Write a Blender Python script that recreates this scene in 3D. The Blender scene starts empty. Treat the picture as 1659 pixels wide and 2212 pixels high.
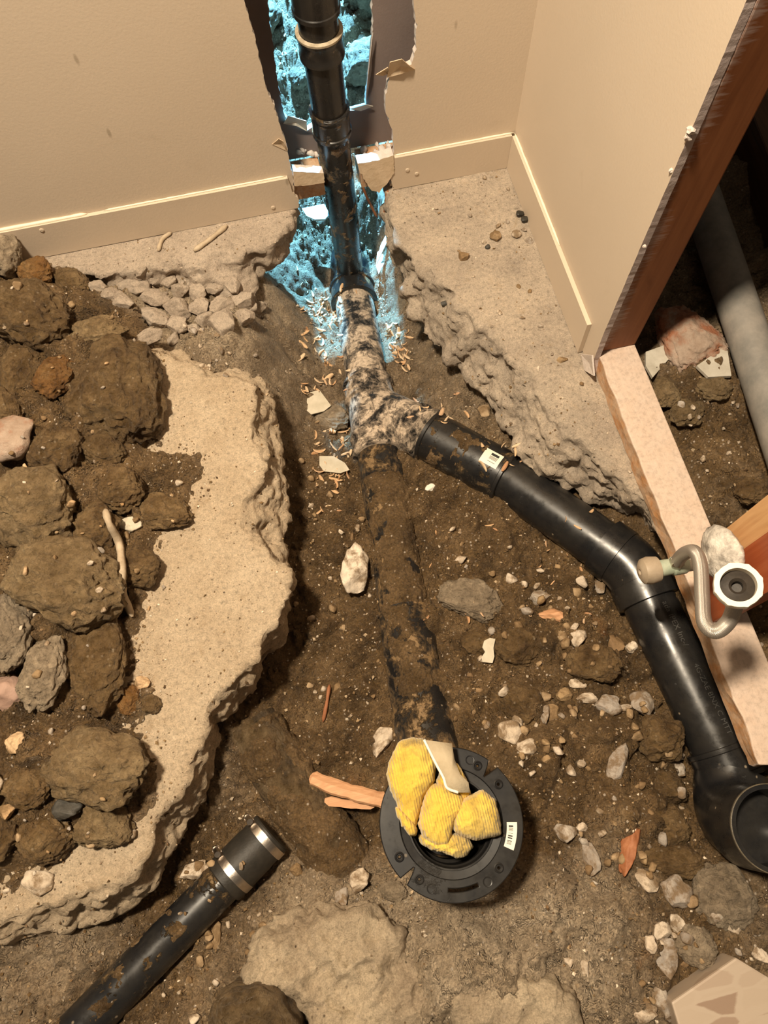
import bpy, bmesh, math, random
import numpy as np
from mathutils import Vector, Matrix
from mathutils.bvhtree import BVHTree

random.seed(7)
rng = np.random.default_rng(7)
scene = bpy.context.scene
COL = scene.collection

# ------------------------------------------------------------------ camera
IW, IH, FPX = 1659.0, 2212.0, 1560.0
CAM_H = 1.085
CAM_ROT = (0.370253, 0.021560, -0.224302)
cam = bpy.data.cameras.new('camera')
cam.sensor_fit = 'VERTICAL'
cam.sensor_height = 36.0
cam.lens = FPX / IH * 36.0
cam.clip_start = 0.02
cam_ob = bpy.data.objects.new('camera', cam)
cam_ob.location = (0, 0, CAM_H)
cam_ob.rotation_euler = CAM_ROT
COL.objects.link(cam_ob)
scene.camera = cam_ob

# ------------------------------------------------------------------ world, lights, exposure
world = bpy.data.worlds.new('world')
scene.world = world
world.use_nodes = True
world.node_tree.nodes['Background'].inputs[0].default_value = (1.0, 0.80, 0.58, 1)
world.node_tree.nodes['Background'].inputs[1].default_value = 0.10

def add_light(name, kind, loc, target, power, color, size=0.2, spot=None):
    l = bpy.data.lights.new(name, kind)
    l.energy = power
    l.color = color
    if kind == 'AREA':
        l.shape = 'DISK'; l.size = size
    else:
        l.shadow_soft_size = size
    if spot:
        l.spot_size = math.radians(spot); l.spot_blend = 0.12
    o = bpy.data.objects.new(name, l)
    o.location = loc
    o.rotation_euler = (Vector(target) - Vector(loc)).to_track_quat('-Z', 'Y').to_euler()
    COL.objects.link(o)
    return o

add_light('ceiling_lamp_offscreen', 'AREA', (-0.42, 0.42, 2.30), (0.05, 0.35, 0), 88, (1.0, 0.835, 0.62), 0.20)
add_light('work_light_offscreen', 'SPOT', (0.165, 2.20, 1.12), (0.13, 1.76, 0.0), 1000, (0.19, 0.61, 1.0), 0.05, 54)

scene.view_settings.view_transform = 'Standard'
scene.view_settings.look = 'None'
scene.view_settings.exposure = 0.12
scene.view_settings.gamma = 1.0
scene.view_settings.use_curve_mapping = False

# ------------------------------------------------------------------ pixel <-> world
def _rot(rx, ry, rz):
    c, s = math.cos, math.sin
    X = np.array([[1,0,0],[0,c(rx),-s(rx)],[0,s(rx),c(rx)]])
    Y = np.array([[c(ry),0,s(ry)],[0,1,0],[-s(ry),0,c(ry)]])
    Z = np.array([[c(rz),-s(rz),0],[s(rz),c(rz),0],[0,0,1]])
    return Z @ Y @ X
CM = _rot(*CAM_ROT)
CO = np.array([0, 0, CAM_H])
def ray(x, y): return CM @ np.array([(x-IW/2)/FPX, -(y-IH/2)/FPX, -1.0])
def PZ(x, y, z): d = ray(x, y); return CO + d*((z-CAM_H)/d[2])
def PY(x, y, Y): d = ray(x, y); return CO + d*(Y/d[1])
def PX(x, y, X): d = ray(x, y); return CO + d*(X/d[0])

# ------------------------------------------------------------------ numpy noise
def _hash(ix, iy, iz, seed):
    h = (ix.astype(np.int64)*374761393 + iy.astype(np.int64)*668265263 + iz.astype(np.int64)*2147483647 + seed*1274126177) & 0xffffffff
    h = ((h ^ (h >> 13)) * 1274126177) & 0xffffffff
    h = ((h ^ (h >> 16)) * 2246822519) & 0xffffffff
    return h ^ (h >> 15)
def perlin(P, seed=0):
    P = np.asarray(P, float)
    i = np.floor(P).astype(np.int64); f = P - i
    u = f*f*f*(f*(f*6-15)+10)
    def g(dx, dy, dz):
        h = _hash(i[:,0]+dx, i[:,1]+dy, i[:,2]+dz, seed)
        a = (h & 0xffff)/65535.0*2-1; b = ((h >> 16) & 0xff)/255.0*2-1; c = ((h >> 24) & 0xff)/255.0*2-1
        return a*(f[:,0]-dx) + b*(f[:,1]-dy) + c*(f[:,2]-dz)
    def lx(dy, dz):
        a = g(0,dy,dz); return a + u[:,0]*(g(1,dy,dz)-a)
    def ly(dz):
        a = lx(0,dz); return a + u[:,1]*(lx(1,dz)-a)
    a = ly(0)
    return (a + u[:,2]*(ly(1)-a))*1.3
def fbm(P, freq, oct=4, seed=0, gain=0.5):
    s = np.zeros(len(P)); a = 1.0; P = np.asarray(P, float)
    for k in range(oct):
        s += a*perlin(P*freq + 17.3*k, seed+k); freq *= 2.07; a *= gain
    return s
def ridged(P, freq, oct=3, seed=0):
    s = np.zeros(len(P)); a = 1.0; P = np.asarray(P, float)
    for k in range(oct):
        s += a*(1-2*np.abs(perlin(P*freq + 9.1*k, seed+k))); freq *= 2.1; a *= 0.5
    return s
def worley2(P, freq, seed=0):
    Q = np.asarray(P, float)[:, :2]*freq
    i = np.floor(Q).astype(np.int64)
    best = np.full(len(Q), 9.0); bid = np.zeros(len(Q))
    for dx in (-1,0,1):
        for dy in (-1,0,1):
            h = _hash(i[:,0]+dx, i[:,1]+dy, i[:,0]*0, seed)
            fx = i[:,0]+dx + (h & 0xffff)/65535.0; fy = i[:,1]+dy + ((h >> 16) & 0xffff)/65535.0
            d = (Q[:,0]-fx)**2 + (Q[:,1]-fy)**2
            m = d < best
            best = np.where(m, d, best); bid = np.where(m, (h & 1023)/1023.0, bid)
    return np.sqrt(best), bid
def sstep(a, b, x):
    t = np.clip((x-a)/(b-a), 0, 1); return t*t*(3-2*t)

# ------------------------------------------------------------------ materials
MATS = {}
class NT:
    def __init__(s, name):
        s.m = bpy.data.materials.new(name); s.m.use_nodes = True
        s.t = s.m.node_tree; s.b = s.t.nodes['Principled BSDF']; MATS[name] = s.m
        s._co = None
    def n(s, typ, **kw):
        nd = s.t.nodes.new(typ)
        for k, v in kw.items(): setattr(nd, k, v)
        return nd
    def l(s, a, b): s.t.links.new(a, b)
    def co(s, kind='Object'):
        if s._co is None: s._co = s.n('ShaderNodeTexCoord')
        return s._co.outputs[kind]
    def geo(s): return s.n('ShaderNodeNewGeometry')
    def noise(s, scale, detail=6, rough=0.6, vec=None, dist=0.0):
        nd = s.n('ShaderNodeTexNoise'); nd.inputs['Scale'].default_value = scale; nd.inputs['Detail'].default_value = detail
        nd.inputs['Roughness'].default_value = rough; nd.inputs['Distortion'].default_value = dist
        s.l(vec or s.co(), nd.inputs['Vector']); return nd.outputs['Fac']
    def voro(s, scale, vec=None, feature='F1', out='Distance'):
        nd = s.n('ShaderNodeTexVoronoi', feature=feature); nd.inputs['Scale'].default_value = scale
        s.l(vec or s.co(), nd.inputs['Vector']); return nd.outputs[out]
    def ramp(s, fac, stops, interp='LINEAR'):
        nd = s.n('ShaderNodeValToRGB'); cr = nd.color_ramp; cr.interpolation = interp
        while len(cr.elements) > 1: cr.elements.remove(cr.elements[-1])
        for k, (p, c) in enumerate(stops):
            e = cr.elements[0] if k == 0 else cr.elements.new(p)
            e.position = p
            e.color = (c, c, c, 1) if isinstance(c, (int, float)) else (*c, 1)
        s.l(fac, nd.inputs['Fac']); return nd.outputs['Color']
    def mix(s, fac, a, b, mode='MIX'):
        nd = s.n('ShaderNodeMix', data_type='RGBA', blend_type=mode)
        for sock, v in ((nd.inputs[0], fac), (nd.inputs[6], a), (nd.inputs[7], b)):
            if isinstance(v, (int, float)): sock.default_value = v
            elif isinstance(v, tuple): sock.default_value = (*v, 1)
            else: s.l(v, sock)
        return nd.outputs[2]
    def math(s, op, a, b=0.0):
        nd = s.n('ShaderNodeMath', operation=op)
        for sock, v in ((nd.inputs[0], a), (nd.inputs[1], b)):
            if isinstance(v, (int, float)): sock.default_value = v
            else: s.l(v, sock)
        return nd.outputs[0]
    def attr(s, name):
        return s.n('ShaderNodeAttribute', attribute_name=name)
    def bump(s, h, strength=0.5, dist=0.002, prev=None):
        nd = s.n('ShaderNodeBump'); nd.inputs['Strength'].default_value = strength; nd.inputs['Distance'].default_value = dist
        s.l(h, nd.inputs['Height'])
        if prev is not None: s.l(prev, nd.inputs['Normal'])
        return nd.outputs['Normal']
    def out(s, color=None, rough=None, normal=None, metal=None, spec=None):
        for key, v in (('Base Color', color), ('Roughness', rough), ('Normal', normal), ('Metallic', metal), ('Specular IOR Level', spec)):
            if v is None: continue
            sk = s.b.inputs[key]
            if isinstance(v, (int, float)): sk.default_value = v
            elif isinstance(v, tuple): sk.default_value = (*v, 1)
            else: s.l(v, sk)
        return s.m

def obj_random(t):
    return t.n('ShaderNodeObjectInfo').outputs['Random']

def mat_soil():
    t = NT('soil')
    dry = t.attr('dry').outputs['Fac']
    p = t.geo().outputs['Position']
    n1 = t.noise(14, 8, 0.65, p); n2 = t.noise(70, 6, 0.65, p); n3 = t.noise(260, 4, 0.6, p)
    wet = t.ramp(n1, [(0.28,(0.060,0.035,0.014)),(0.45,(0.135,0.082,0.034)),(0.6,(0.215,0.135,0.062)),(0.75,(0.30,0.20,0.10))])
    drc = t.ramp(n1, [(0.3,(0.30,0.22,0.135)),(0.5,(0.44,0.34,0.23)),(0.7,(0.56,0.45,0.32))])
    f = t.math('ADD', dry, t.math('MULTIPLY', t.math('SUBTRACT', n2, 0.5), 0.55))
    f = t.ramp(f, [(0.2, 0.0), (0.8, 1.0)])
    c = t.mix(f, wet, drc)
    gr = t.ramp(n3, [(0.33, 0.55), (0.5, 1.0), (0.66, 1.45)])
    c = t.mix(0.75, c, gr, 'MULTIPLY')
    sp = t.voro(190, p, out='Color')
    sep = t.n('ShaderNodeSeparateColor'); t.l(sp, sep.inputs[0])
    spm = t.ramp(sep.outputs[0], [(0.86, 0.0), (0.9, 1.0)])
    d = t.ramp(t.voro(190, p), [(0.25, 1.0), (0.42, 0.0)])
    spm = t.math('MULTIPLY', spm, d)
    c = t.mix(spm, c, t.ramp(sep.outputs[1], [(0.0,(0.10,0.06,0.03)),(0.35,(0.42,0.30,0.18)),(0.8,(0.62,0.52,0.42))]))
    rust = t.ramp(t.noise(9, 4, 0.6, p, 0.4), [(0.66, 0.0), (0.74, 0.5)])
    c = t.mix(rust, c, (0.24,0.10,0.025))
    r = t.ramp(n2, [(0.3, 0.22), (0.55, 0.45), (0.75, 0.75)])
    r = t.math('ADD', r, t.math('MULTIPLY', dry, 0.3))
    b = t.bump(t.noise(110, 10, 0.75, p), 1.0, 0.010)
    b = t.bump(t.voro(300, p), 0.6, 0.003, b)
    t.out(c, r, b, spec=0.5)
def mat_clod(name, c0, c1, c2, gloss=0.45, speck=0.5):
    t = NT(name)
    rnd = obj_random(t)
    off = t.n('ShaderNodeVectorMath', operation='ADD'); t.l(t.geo().outputs['Position'], off.inputs[0]); t.l(rnd, off.inputs[1])
    p = off.outputs[0]
    n1 = t.noise(22, 7, 0.62, p); n2 = t.noise(90, 6, 0.65, p)
    c = t.ramp(n1, [(0.3, c0), (0.5, c1), (0.7, c2)])
    c = t.mix(0.7, c, t.ramp(n2, [(0.32, 0.55), (0.5, 1.0), (0.68, 1.5)]), 'MULTIPLY')
    c = t.mix(0.6, c, t.ramp(rnd, [(0.0, 0.72), (1.0, 1.2)]), 'MULTIPLY')
    sp = t.voro(150, p, out='Color'); sep = t.n('ShaderNodeSeparateColor'); t.l(sp, sep.inputs[0])
    m = t.math('MULTIPLY', t.ramp(sep.outputs[0], [(0.9, 0.0), (0.93, speck*.6)]), t.ramp(t.voro(150, p), [(0.15, 1.0), (0.35, 0.0)]))
    c = t.mix(m, c, (0.5,0.4,0.28))
    r = t.ramp(n2, [(0.35, gloss*0.55), (0.6, min(1, gloss+0.2))])
    b = t.bump(t.noise(45, 12, 0.74, p), 1.0, 0.014)
    b = t.bump(t.voro(210, p), 0.5, 0.003, b)
    t.out(c, r, b, spec=0.5)
def mat_concrete(name, base, dark, stain=(0.36,0.24,0.13), stain_amt=0.35):
    t = NT(name)
    p = t.geo().outputs['Position']
    n1 = t.noise(10, 10, 0.68, p); n2 = t.noise(130, 9, 0.72, p); n3 = t.noise(420, 4, 0.7, p)
    c = t.mix(t.ramp(n1, [(0.35, 0.0), (0.65, 1.0)]), dark, base)
    c = t.mix(0.8, c, t.ramp(n2, [(0.30, 0.42), (0.46, 0.92), (0.7, 1.22)]), 'MULTIPLY')
    c = t.mix(0.7, c, t.ramp(n3, [(0.35, 0.7), (0.5, 1.0), (0.65, 1.2)]), 'MULTIPLY')
    c = t.mix(t.ramp(t.noise(26, 5, 0.7, p, 0.6), [(0.58, 0.0), (0.72, stain_amt)]), c, stain)
    sp = t.voro(120, p, out='Color'); sep = t.n('ShaderNodeSeparateColor'); t.l(sp, sep.inputs[0])
    m = t.math('MULTIPLY', t.ramp(sep.outputs[0], [(0.88, 0.0), (0.9, 0.9)]), t.ramp(t.voro(120, p), [(0.12, 1.0), (0.26, 0.0)]))
    c = t.mix(m, c, t.ramp(sep.outputs[1], [(0.0,(0.05,0.04,0.03)),(0.5,(0.25,0.16,0.09)),(1.0,(0.55,0.45,0.35))]))
    b = t.bump(t.noise(60, 12, 0.74, p), 0.9, 0.008)
    b = t.bump(t.noise(300, 6, 0.75, p), 0.8, 0.003, b)
    t.out(c, 0.88, b, spec=0.25)
def mat_paint():
    t = NT('wall_paint')
    p = t.geo().outputs['Position']
    n = t.noise(2.2, 4, 0.5, p)
    c = t.ramp(n, [(0.3,(0.575,0.475,0.365)),(0.7,(0.625,0.52,0.405))])
    s = t.ramp(t.noise(6, 6, 0.65, p, 0.5), [(0.62, 0.0), (0.8, 0.35)])
    c = t.mix(s, c, (0.40,0.31,0.21))
    # small scuffs
    v = t.n('ShaderNodeMapping'); v.inputs['Scale'].default_value = (26, 26, 9); t.l(p, v.inputs['Vector'])
    vo = t.voro(1.0, v.outputs[0], out='Color'); sep = t.n('ShaderNodeSeparateColor'); t.l(vo, sep.inputs[0])
    m = t.math('MULTIPLY', t.ramp(sep.outputs[0], [(0.93, 0.0), (0.94, 0.45)]), t.ramp(t.voro(1.0, v.outputs[0]), [(0.05, 1.0), (0.10, 0.0)]))
    c = t.mix(m, c, (0.2,0.15,0.09))
    b = t.bump(t.noise(230, 4, 0.6, p), 0.12, 0.002)
    t.out(c, 0.5, b, spec=0.35)
def mat_simple(name, c0, c1, scale=30, rough=0.8, bump=0.3, spec=0.3, bscale=120, metal=0.0, world_co=True):
    t = NT(name)
    p = t.geo().outputs['Position'] if world_co else t.co()
    c = t.ramp(t.noise(scale, 7, 0.65, p), [(0.32, c0), (0.68, c1)])
    t.out(c, rough, t.bump(t.noise(bscale, 6, 0.65, p), bump, 0.003), metal, spec)
def mat_wood(name, c0, c1, stretch=(90, 90, 5), dust=None, dust_amt=0.0, rough=0.65):
    t = NT(name)
    p = t.geo().outputs['Position']
    v = t.n('ShaderNodeMapping'); v.inputs['Scale'].default_value = stretch; t.l(p, v.inputs['Vector'])
    n = t.noise(1.0, 6, 0.6, v.outputs[0], 0.8)
    c = t.ramp(n, [(0.3, c0), (0.7, c1)])
    if dust:
        m = t.ramp(t.noise(34, 8, 0.75, p), [(0.5-dust_amt*0.35, 1.0), (0.62, 0.0 if dust_amt < 0.9 else 0.55)])
        c = t.mix(m, c, dust)
        c = t.mix(0.6, c, t.ramp(t.noise(150, 5, 0.7, p), [(0.33, 0.66), (0.5, 1.0), (0.7, 1.15)]), 'MULTIPLY')
    t.out(c, rough, t.bump(n, 0.35, 0.002), spec=0.35)
def mat_abs(name, mud, lo, hi, mudc=(0.20,0.125,0.055), scale=26, rough=0.27, mudr=0.7, spec=0.5):
    """black plastic with dirt lying on it; mud = 0 leaves only specks"""
    t = NT(name)
    p = t.geo().outputs['Position']
    n = t.noise(scale, 9, 0.72, p, 0.3)
    m = t.ramp(n, [(lo, 0.0), (hi, mud)])
    n2 = t.noise(160, 5, 0.65, p)
    mc = t.mix(0.8, mudc, t.ramp(n2, [(0.3, 0.5), (0.5, 1.0), (0.7, 1.5)]), 'MULTIPLY')
    film = t.ramp(t.noise(12, 8, 0.7, p), [(0.4, (0.010,0.010,0.011)), (0.75, (0.028,0.025,0.021))])
    sp = t.voro(95, p, out='Color'); sep = t.n('ShaderNodeSeparateColor'); t.l(sp, sep.inputs[0])
    sm = t.math('MULTIPLY', t.ramp(sep.outputs[0], [(0.965, 0.0), (0.975, 0.8)]), t.ramp(t.voro(95, p), [(0.1, 1.0), (0.25, 0.0)]))
    c = t.mix(m, film, mc)
    c = t.mix(sm, c, (0.30,0.24,0.17))
    specv = spec
    rr = t.mix(m, t.ramp(t.noise(40, 6, 0.7, p), [(0.35, rough*0.8), (0.7, rough+0.16)]), (mudr, mudr, mudr))
    b = t.bump(m, 0.5, 0.0025)
    b = t.bump(t.math('MULTIPLY', t.noise(190, 6, 0.7, p), m), 0.6, 0.003, b)
    t.out(c, rr, b, spec=specv)
def mat_shaving():
    t = NT('wood_shaving')
    c = t.ramp(obj_random(t), [(0.0,(0.50,0.27,0.13)),(0.4,(0.62,0.40,0.22)),(0.75,(0.70,0.54,0.36)),(1.0,(0.42,0.20,0.09))])
    c = t.mix(0.35, c, t.ramp(t.noise(120, 4), [(0.3, 0.6), (0.7, 1.2)]), 'MULTIPLY')
    t.out(c, 0.75, spec=0.25)
def mat_stone(name, c0, c1, c2, rough=0.75):
    t = NT(name)
    rnd = obj_random(t)
    off = t.n('ShaderNodeVectorMath', operation='ADD'); t.l(t.geo().outputs['Position'], off.inputs[0]); t.l(rnd, off.inputs[1])
    p = off.outputs[0]
    base = t.ramp(rnd, [(0.0, c0), (0.5, c1), (1.0, c2)])
    n = t.noise(60, 7, 0.68, p)
    c = t.mix(0.75, base, t.ramp(n, [(0.3, 0.6), (0.5, 1.0), (0.72, 1.3)]), 'MULTIPLY')
    mud = t.ramp(t.noise(38, 6, 0.7, p, 0.4), [(0.44, 0.0), (0.58, 0.85)])
    c = t.mix(mud, c, (0.17,0.105,0.048))
    t.out(c, rough, t.bump(t.noise(150, 7, 0.7, p), 0.6, 0.004), spec=0.35)
def mat_grit():
    t = NT('grit')
    a = t.attr('tint').outputs['Color']
    t.out(a, 0.6, spec=0.45)
def mat_rag():
    t = NT('rag_cloth')
    n = t.noise(22, 7, 0.7); n2 = t.noise(9, 5, 0.6)
    c = t.ramp(n2, [(0.3,(0.60,0.39,0.045)),(0.55,(0.74,0.52,0.095)),(0.75,(0.64,0.49,0.19))])
    c = t.mix(t.ramp(n, [(0.47, 0.0), (0.68, 0.8)]), c, (0.17,0.115,0.05))
    v = t.n('ShaderNodeTexWave', wave_type='BANDS', bands_direction='X'); v.inputs['Scale'].default_value = 95; v.inputs['Distortion'].default_value = 2.5; v.inputs['Detail'].default_value = 2
    t.l(t.co(), v.inputs['Vector'])
    b = t.bump(v.outputs['Fac'], 0.5, 0.0016)
    b = t.bump(t.noise(500, 4, 0.7), 0.45, 0.0012, b)
    t.b.inputs['Sheen Weight'].default_value = 0.3
    t.out(c, 0.95, b, spec=0.15)
def mat_braid():
    t = NT('braided_steel')
    uv = t.attr('UVMap').outputs['Vector']
    def wav(dx, dy):
        m = t.n('ShaderNodeMapping'); m.inputs['Scale'].default_value = (dx, dy, 1); t.l(uv, m.inputs['Vector'])
        w = t.n('ShaderNodeTexWave', wave_type='BANDS', bands_direction='DIAGONAL'); w.inputs['Scale'].default_value = 1.0
        t.l(m.outputs[0], w.inputs['Vector']); return w.outputs['Fac']
    a = wav(14, 60); b2 = wav(-14, 60)
    h = t.math('MAXIMUM', a, b2)
    c = t.mix(h, (0.22,0.19,0.16), (0.60,0.55,0.49))
    t.out(c, 0.38, t.bump(h, 0.5, 0.001), metal=0.75)
def mat_barcode(name, n=60, axis='x'):
    t = NT(name)
    uv = t.attr('UVMap').outputs['Vector']
    sx = t.n('ShaderNodeSeparateXYZ'); t.l(uv, sx.inputs[0])
    u, v = sx.outputs[0], sx.outputs[1]
    w = t.n('ShaderNodeTexWhiteNoise', noise_dimensions='1D'); t.l(t.math('FLOOR', t.math('MULTIPLY', u, n)), w.inputs['W'])
    bars = t.math('GREATER_THAN', w.outputs['Value'], 0.5)
    inx = t.math('MULTIPLY', t.math('GREATER_THAN', u, 0.12), t.math('LESS_THAN', u, 0.88))
    iny = t.math('MULTIPLY', t.math('GREATER_THAN', v, 0.38), t.math('LESS_THAN', v, 0.82))
    m = t.math('MULTIPLY', bars, t.math('MULTIPLY', inx, iny))
    c = t.mix(m, (0.72,0.70,0.60), (0.02,0.02,0.02))
    t.out(c, 0.5)

mat_soil()
mat_clod('mud_clod', (0.085,0.048,0.018), (0.175,0.108,0.045), (0.27,0.18,0.085), 0.42, 0.8)
mat_clod('clay_clod', (0.19,0.125,0.058), (0.27,0.185,0.092), (0.36,0.26,0.14), 0.45, 0.5)
mat_clod('rusty_clod', (0.12,0.055,0.014), (0.23,0.11,0.03), (0.30,0.18,0.07), 0.45, 0.5)
mat_clod('grey_clod', (0.26,0.20,0.13), (0.36,0.28,0.19), (0.46,0.37,0.26), 0.6, 0.3)
mat_concrete('concrete_left', (0.72,0.58,0.415), (0.58,0.445,0.30), (0.32,0.20,0.095), 0.45)
mat_concrete('concrete_dusty', (0.66,0.545,0.43), (0.50,0.405,0.315), (0.33,0.27,0.22), 0.3)
mat_concrete('concrete_right', (0.68,0.56,0.43), (0.46,0.38,0.30), (0.40,0.26,0.12), 0.35)
mat_concrete('concrete_chunk', (0.68,0.55,0.385), (0.44,0.34,0.235), (0.20,0.14,0.06), 0.6)
mat_paint()
mat_simple('gypsum', (0.56,0.49,0.44), (0.70,0.62,0.56), 60, 0.9, 0.5, 0.15, 200)
mat_simple('gypsum_cut', (0.47,0.39,0.37), (0.58,0.49,0.46), 40, 0.9, 0.3, 0.15, 200)
mat_simple('paper_back', (0.20,0.155,0.14), (0.26,0.205,0.185), 6, 0.85, 0.1, 0.2, 200)
mat_simple('torn_paper', (0.55,0.42,0.28), (0.72,0.58,0.42), 50, 0.9, 0.3, 0.15)
mat_simple('caulk', (0.78,0.70,0.55), (0.86,0.78,0.62), 30, 0.6, 0.2)
mat_wood('stud_wood', (0.16,0.055,0.018), (0.27,0.105,0.038))
def mat_stud():
    t = NT('stud_dust')
    p = t.geo().outputs['Position']
    v = t.n('ShaderNodeMapping'); v.inputs['Scale'].default_value = (60, 60, 4); t.l(p, v.inputs['Vector'])
    c = t.ramp(t.noise(1.0, 6, 0.6, v.outputs[0], 0.8), [(0.3, (0.19,0.062,0.020)), (0.7, (0.30,0.112,0.040))])
    sx = t.n('ShaderNodeSeparateXYZ'); t.l(p, sx.inputs[0])
    v2 = t.n('ShaderNodeMapping'); v2.inputs['Scale'].default_value = (25, 25, 220); t.l(p, v2.inputs['Vector'])
    k = t.math('ADD', t.math('MULTIPLY', t.math('SUBTRACT', sx.outputs[0], 0.486), 18), t.math('MULTIPLY', t.noise(1.0, 5, 0.65, v2.outputs[0]), 1.3))
    k = t.math('ADD', k, t.math('MULTIPLY', t.math('SUBTRACT', t.noise(7, 3, 0.5, p), 0.5), 1.6))
    m = t.ramp(k, [(0.55, 0.75), (0.95, 0.0)])
    t.out(t.mix(m, c, (0.50,0.40,0.36)), 0.6, t.bump(t.noise(120, 4, 0.6, v.outputs[0]), 0.2, 0.002), spec=0.35)
mat_stud()
mat_wood('red_wood', (0.30,0.065,0.022), (0.40,0.11,0.04), rough=0.45)
mat_wood('pale_wood', (0.56,0.30,0.13), (0.70,0.42,0.20))
mat_wood('plate_side', (0.40,0.18,0.07), (0.60,0.32,0.14), (90, 5, 90), dust=(0.52,0.36,0.24), dust_amt=0.2)
mat_wood('plate_top', (0.50,0.33,0.22), (0.62,0.43,0.30), (90, 5, 90), dust=(0.60,0.49,0.41), dust_amt=1.0, rough=0.85)
mat_wood('dark_plank', (0.06,0.028,0.012), (0.12,0.055,0.025), (90, 4, 90))
mat_wood('splinter_wood', (0.48,0.24,0.12), (0.66,0.38,0.21), (6, 120, 120))
mat_abs('abs_clean', 0.35, 0.66, 0.8, (0.12,0.10,0.08))
mat_abs('abs_muddy', 0.95, 0.47, 0.56)
mat_abs('abs_specked', 0.9, 0.56, 0.64, (0.19,0.12,0.05))
mat_abs('abs_dusty', 0.92, 0.41, 0.53, (0.52,0.415,0.31), 34, 0.33, 0.9)
mat_abs('abs_stack', 0.85, 0.54, 0.60, (0.22,0.145,0.07))
mat_abs('abs_flange', 0.4, 0.6, 0.75, (0.035,0.028,0.02), 18, 0.34, 0.5, 0.22)
mat_simple('abs_dark', (0.006,0.006,0.006), (0.012,0.011,0.010), 20, 0.5, 0.1)
mat_simple('rim_highlight', (0.05,0.042,0.03), (0.15,0.125,0.085), 60, 0.4, 0.3)  # highlight of the riser rim put into the colour
mat_simple('solvent_or_highlight_ring', (0.30,0.24,0.16), (0.55,0.47,0.35), 80, 0.45, 0.3)
mat_clod('old_pipe', (0.06,0.045,0.03), (0.16,0.105,0.05), (0.24,0.17,0.09), 0.4, 0.4)
mat_simple('rubber', (0.016,0.015,0.013), (0.035,0.03,0.024), 40, 0.5, 0.2)
mat_simple('clamp_steel', (0.42,0.37,0.32), (0.62,0.56,0.50), 60, 0.32, 0.15, 0.5, 100, 1.0)
mat_shaving()
mat_stone('pale_stone', (0.62,0.52,0.41), (0.54,0.44,0.33), (0.70,0.60,0.48))
mat_stone('brown_stone', (0.24,0.15,0.075), (0.34,0.23,0.12), (0.42,0.30,0.18))
mat_stone('grey_stone', (0.42,0.37,0.32), (0.34,0.29,0.24), (0.50,0.44,0.37))
mat_stone('orange_stone', (0.52,0.33,0.17), (0.60,0.42,0.25), (0.46,0.27,0.12))
mat_simple('slate_stone', (0.045,0.042,0.036), (0.085,0.078,0.066), 90, 0.55, 0.5)
def mat_rust():
    t = NT('rust_rock')
    p = t.geo().outputs['Position']
    c = t.ramp(t.noise(30, 8, 0.7, p), [(0.3,(0.32,0.22,0.155)), (0.7,(0.54,0.42,0.33))])
    c = t.mix(t.ramp(t.noise(17, 5, 0.6, p, 0.5), [(0.48, 0.0), (0.62, 0.85)]), c, (0.34,0.11,0.04))
    t.out(c, 0.65, t.bump(t.noise(70, 10, 0.72, p), 0.8, 0.008), spec=0.4)
mat_rust()
mat_simple('purple_stone', (0.30,0.19,0.145), (0.40,0.27,0.21), 24, 0.7, 0.4)
mat_simple('brick_stick', (0.26,0.09,0.035), (0.40,0.17,0.08), 60, 0.6, 0.5)
mat_simple('chalk', (0.46,0.41,0.31), (0.60,0.54,0.43), 40, 0.85, 0.2)
mat_simple('tile_dull', (0.40,0.36,0.29), (0.55,0.51,0.43), 40, 0.5, 0.1)
mat_simple('white_scrap', (0.74,0.70,0.60), (0.84,0.80,0.70), 40, 0.5, 0.1)
mat_simple('greyish_pipe', (0.17,0.165,0.15), (0.30,0.27,0.235), 20, 0.55, 0.2)
mat_simple('root_bark', (0.26,0.10,0.045), (0.36,0.15,0.07), 60, 0.7, 0.3)
mat_simple('root_pale', (0.36,0.28,0.19), (0.52,0.42,0.30), 60, 0.7, 0.3)
mat_grit(); mat_rag(); mat_braid()
mat_barcode('barcode', 60); mat_barcode('barcode_small', 34)
mat_simple('rag_lining', (0.36,0.29,0.19), (0.50,0.42,0.29), 30, 0.9, 0.3)
mat_simple('nut_plastic', (0.72,0.64,0.50), (0.80,0.72,0.58), 20, 0.4, 0.05)
mat_simple('washer', (0.018,0.015,0.012), (0.045,0.036,0.028), 60, 0.5, 0.1)
mat_simple('knob_plastic', (0.30,0.235,0.165), (0.42,0.34,0.25), 30, 0.45, 0.1)
mat_simple('brass_patina', (0.26,0.31,0.23), (0.45,0.48,0.37), 40, 0.5, 0.2)
mat_simple('nickel', (0.35,0.31,0.26), (0.55,0.5,0.43), 30, 0.28, 0.05, 0.5, 80, 1.0)
mat_simple('plaster', (0.20,0.175,0.15), (0.86,0.80,0.71), 48, 0.75, 1.0, 0.2, 60)
mat_simple('print_grey', (0.045,0.044,0.042), (0.085,0.082,0.078), 20, 0.4, 0.0)
mat_simple('insect_black', (0.012,0.011,0.010), (0.05,0.045,0.035), 80, 0.35, 0.3)
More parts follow.
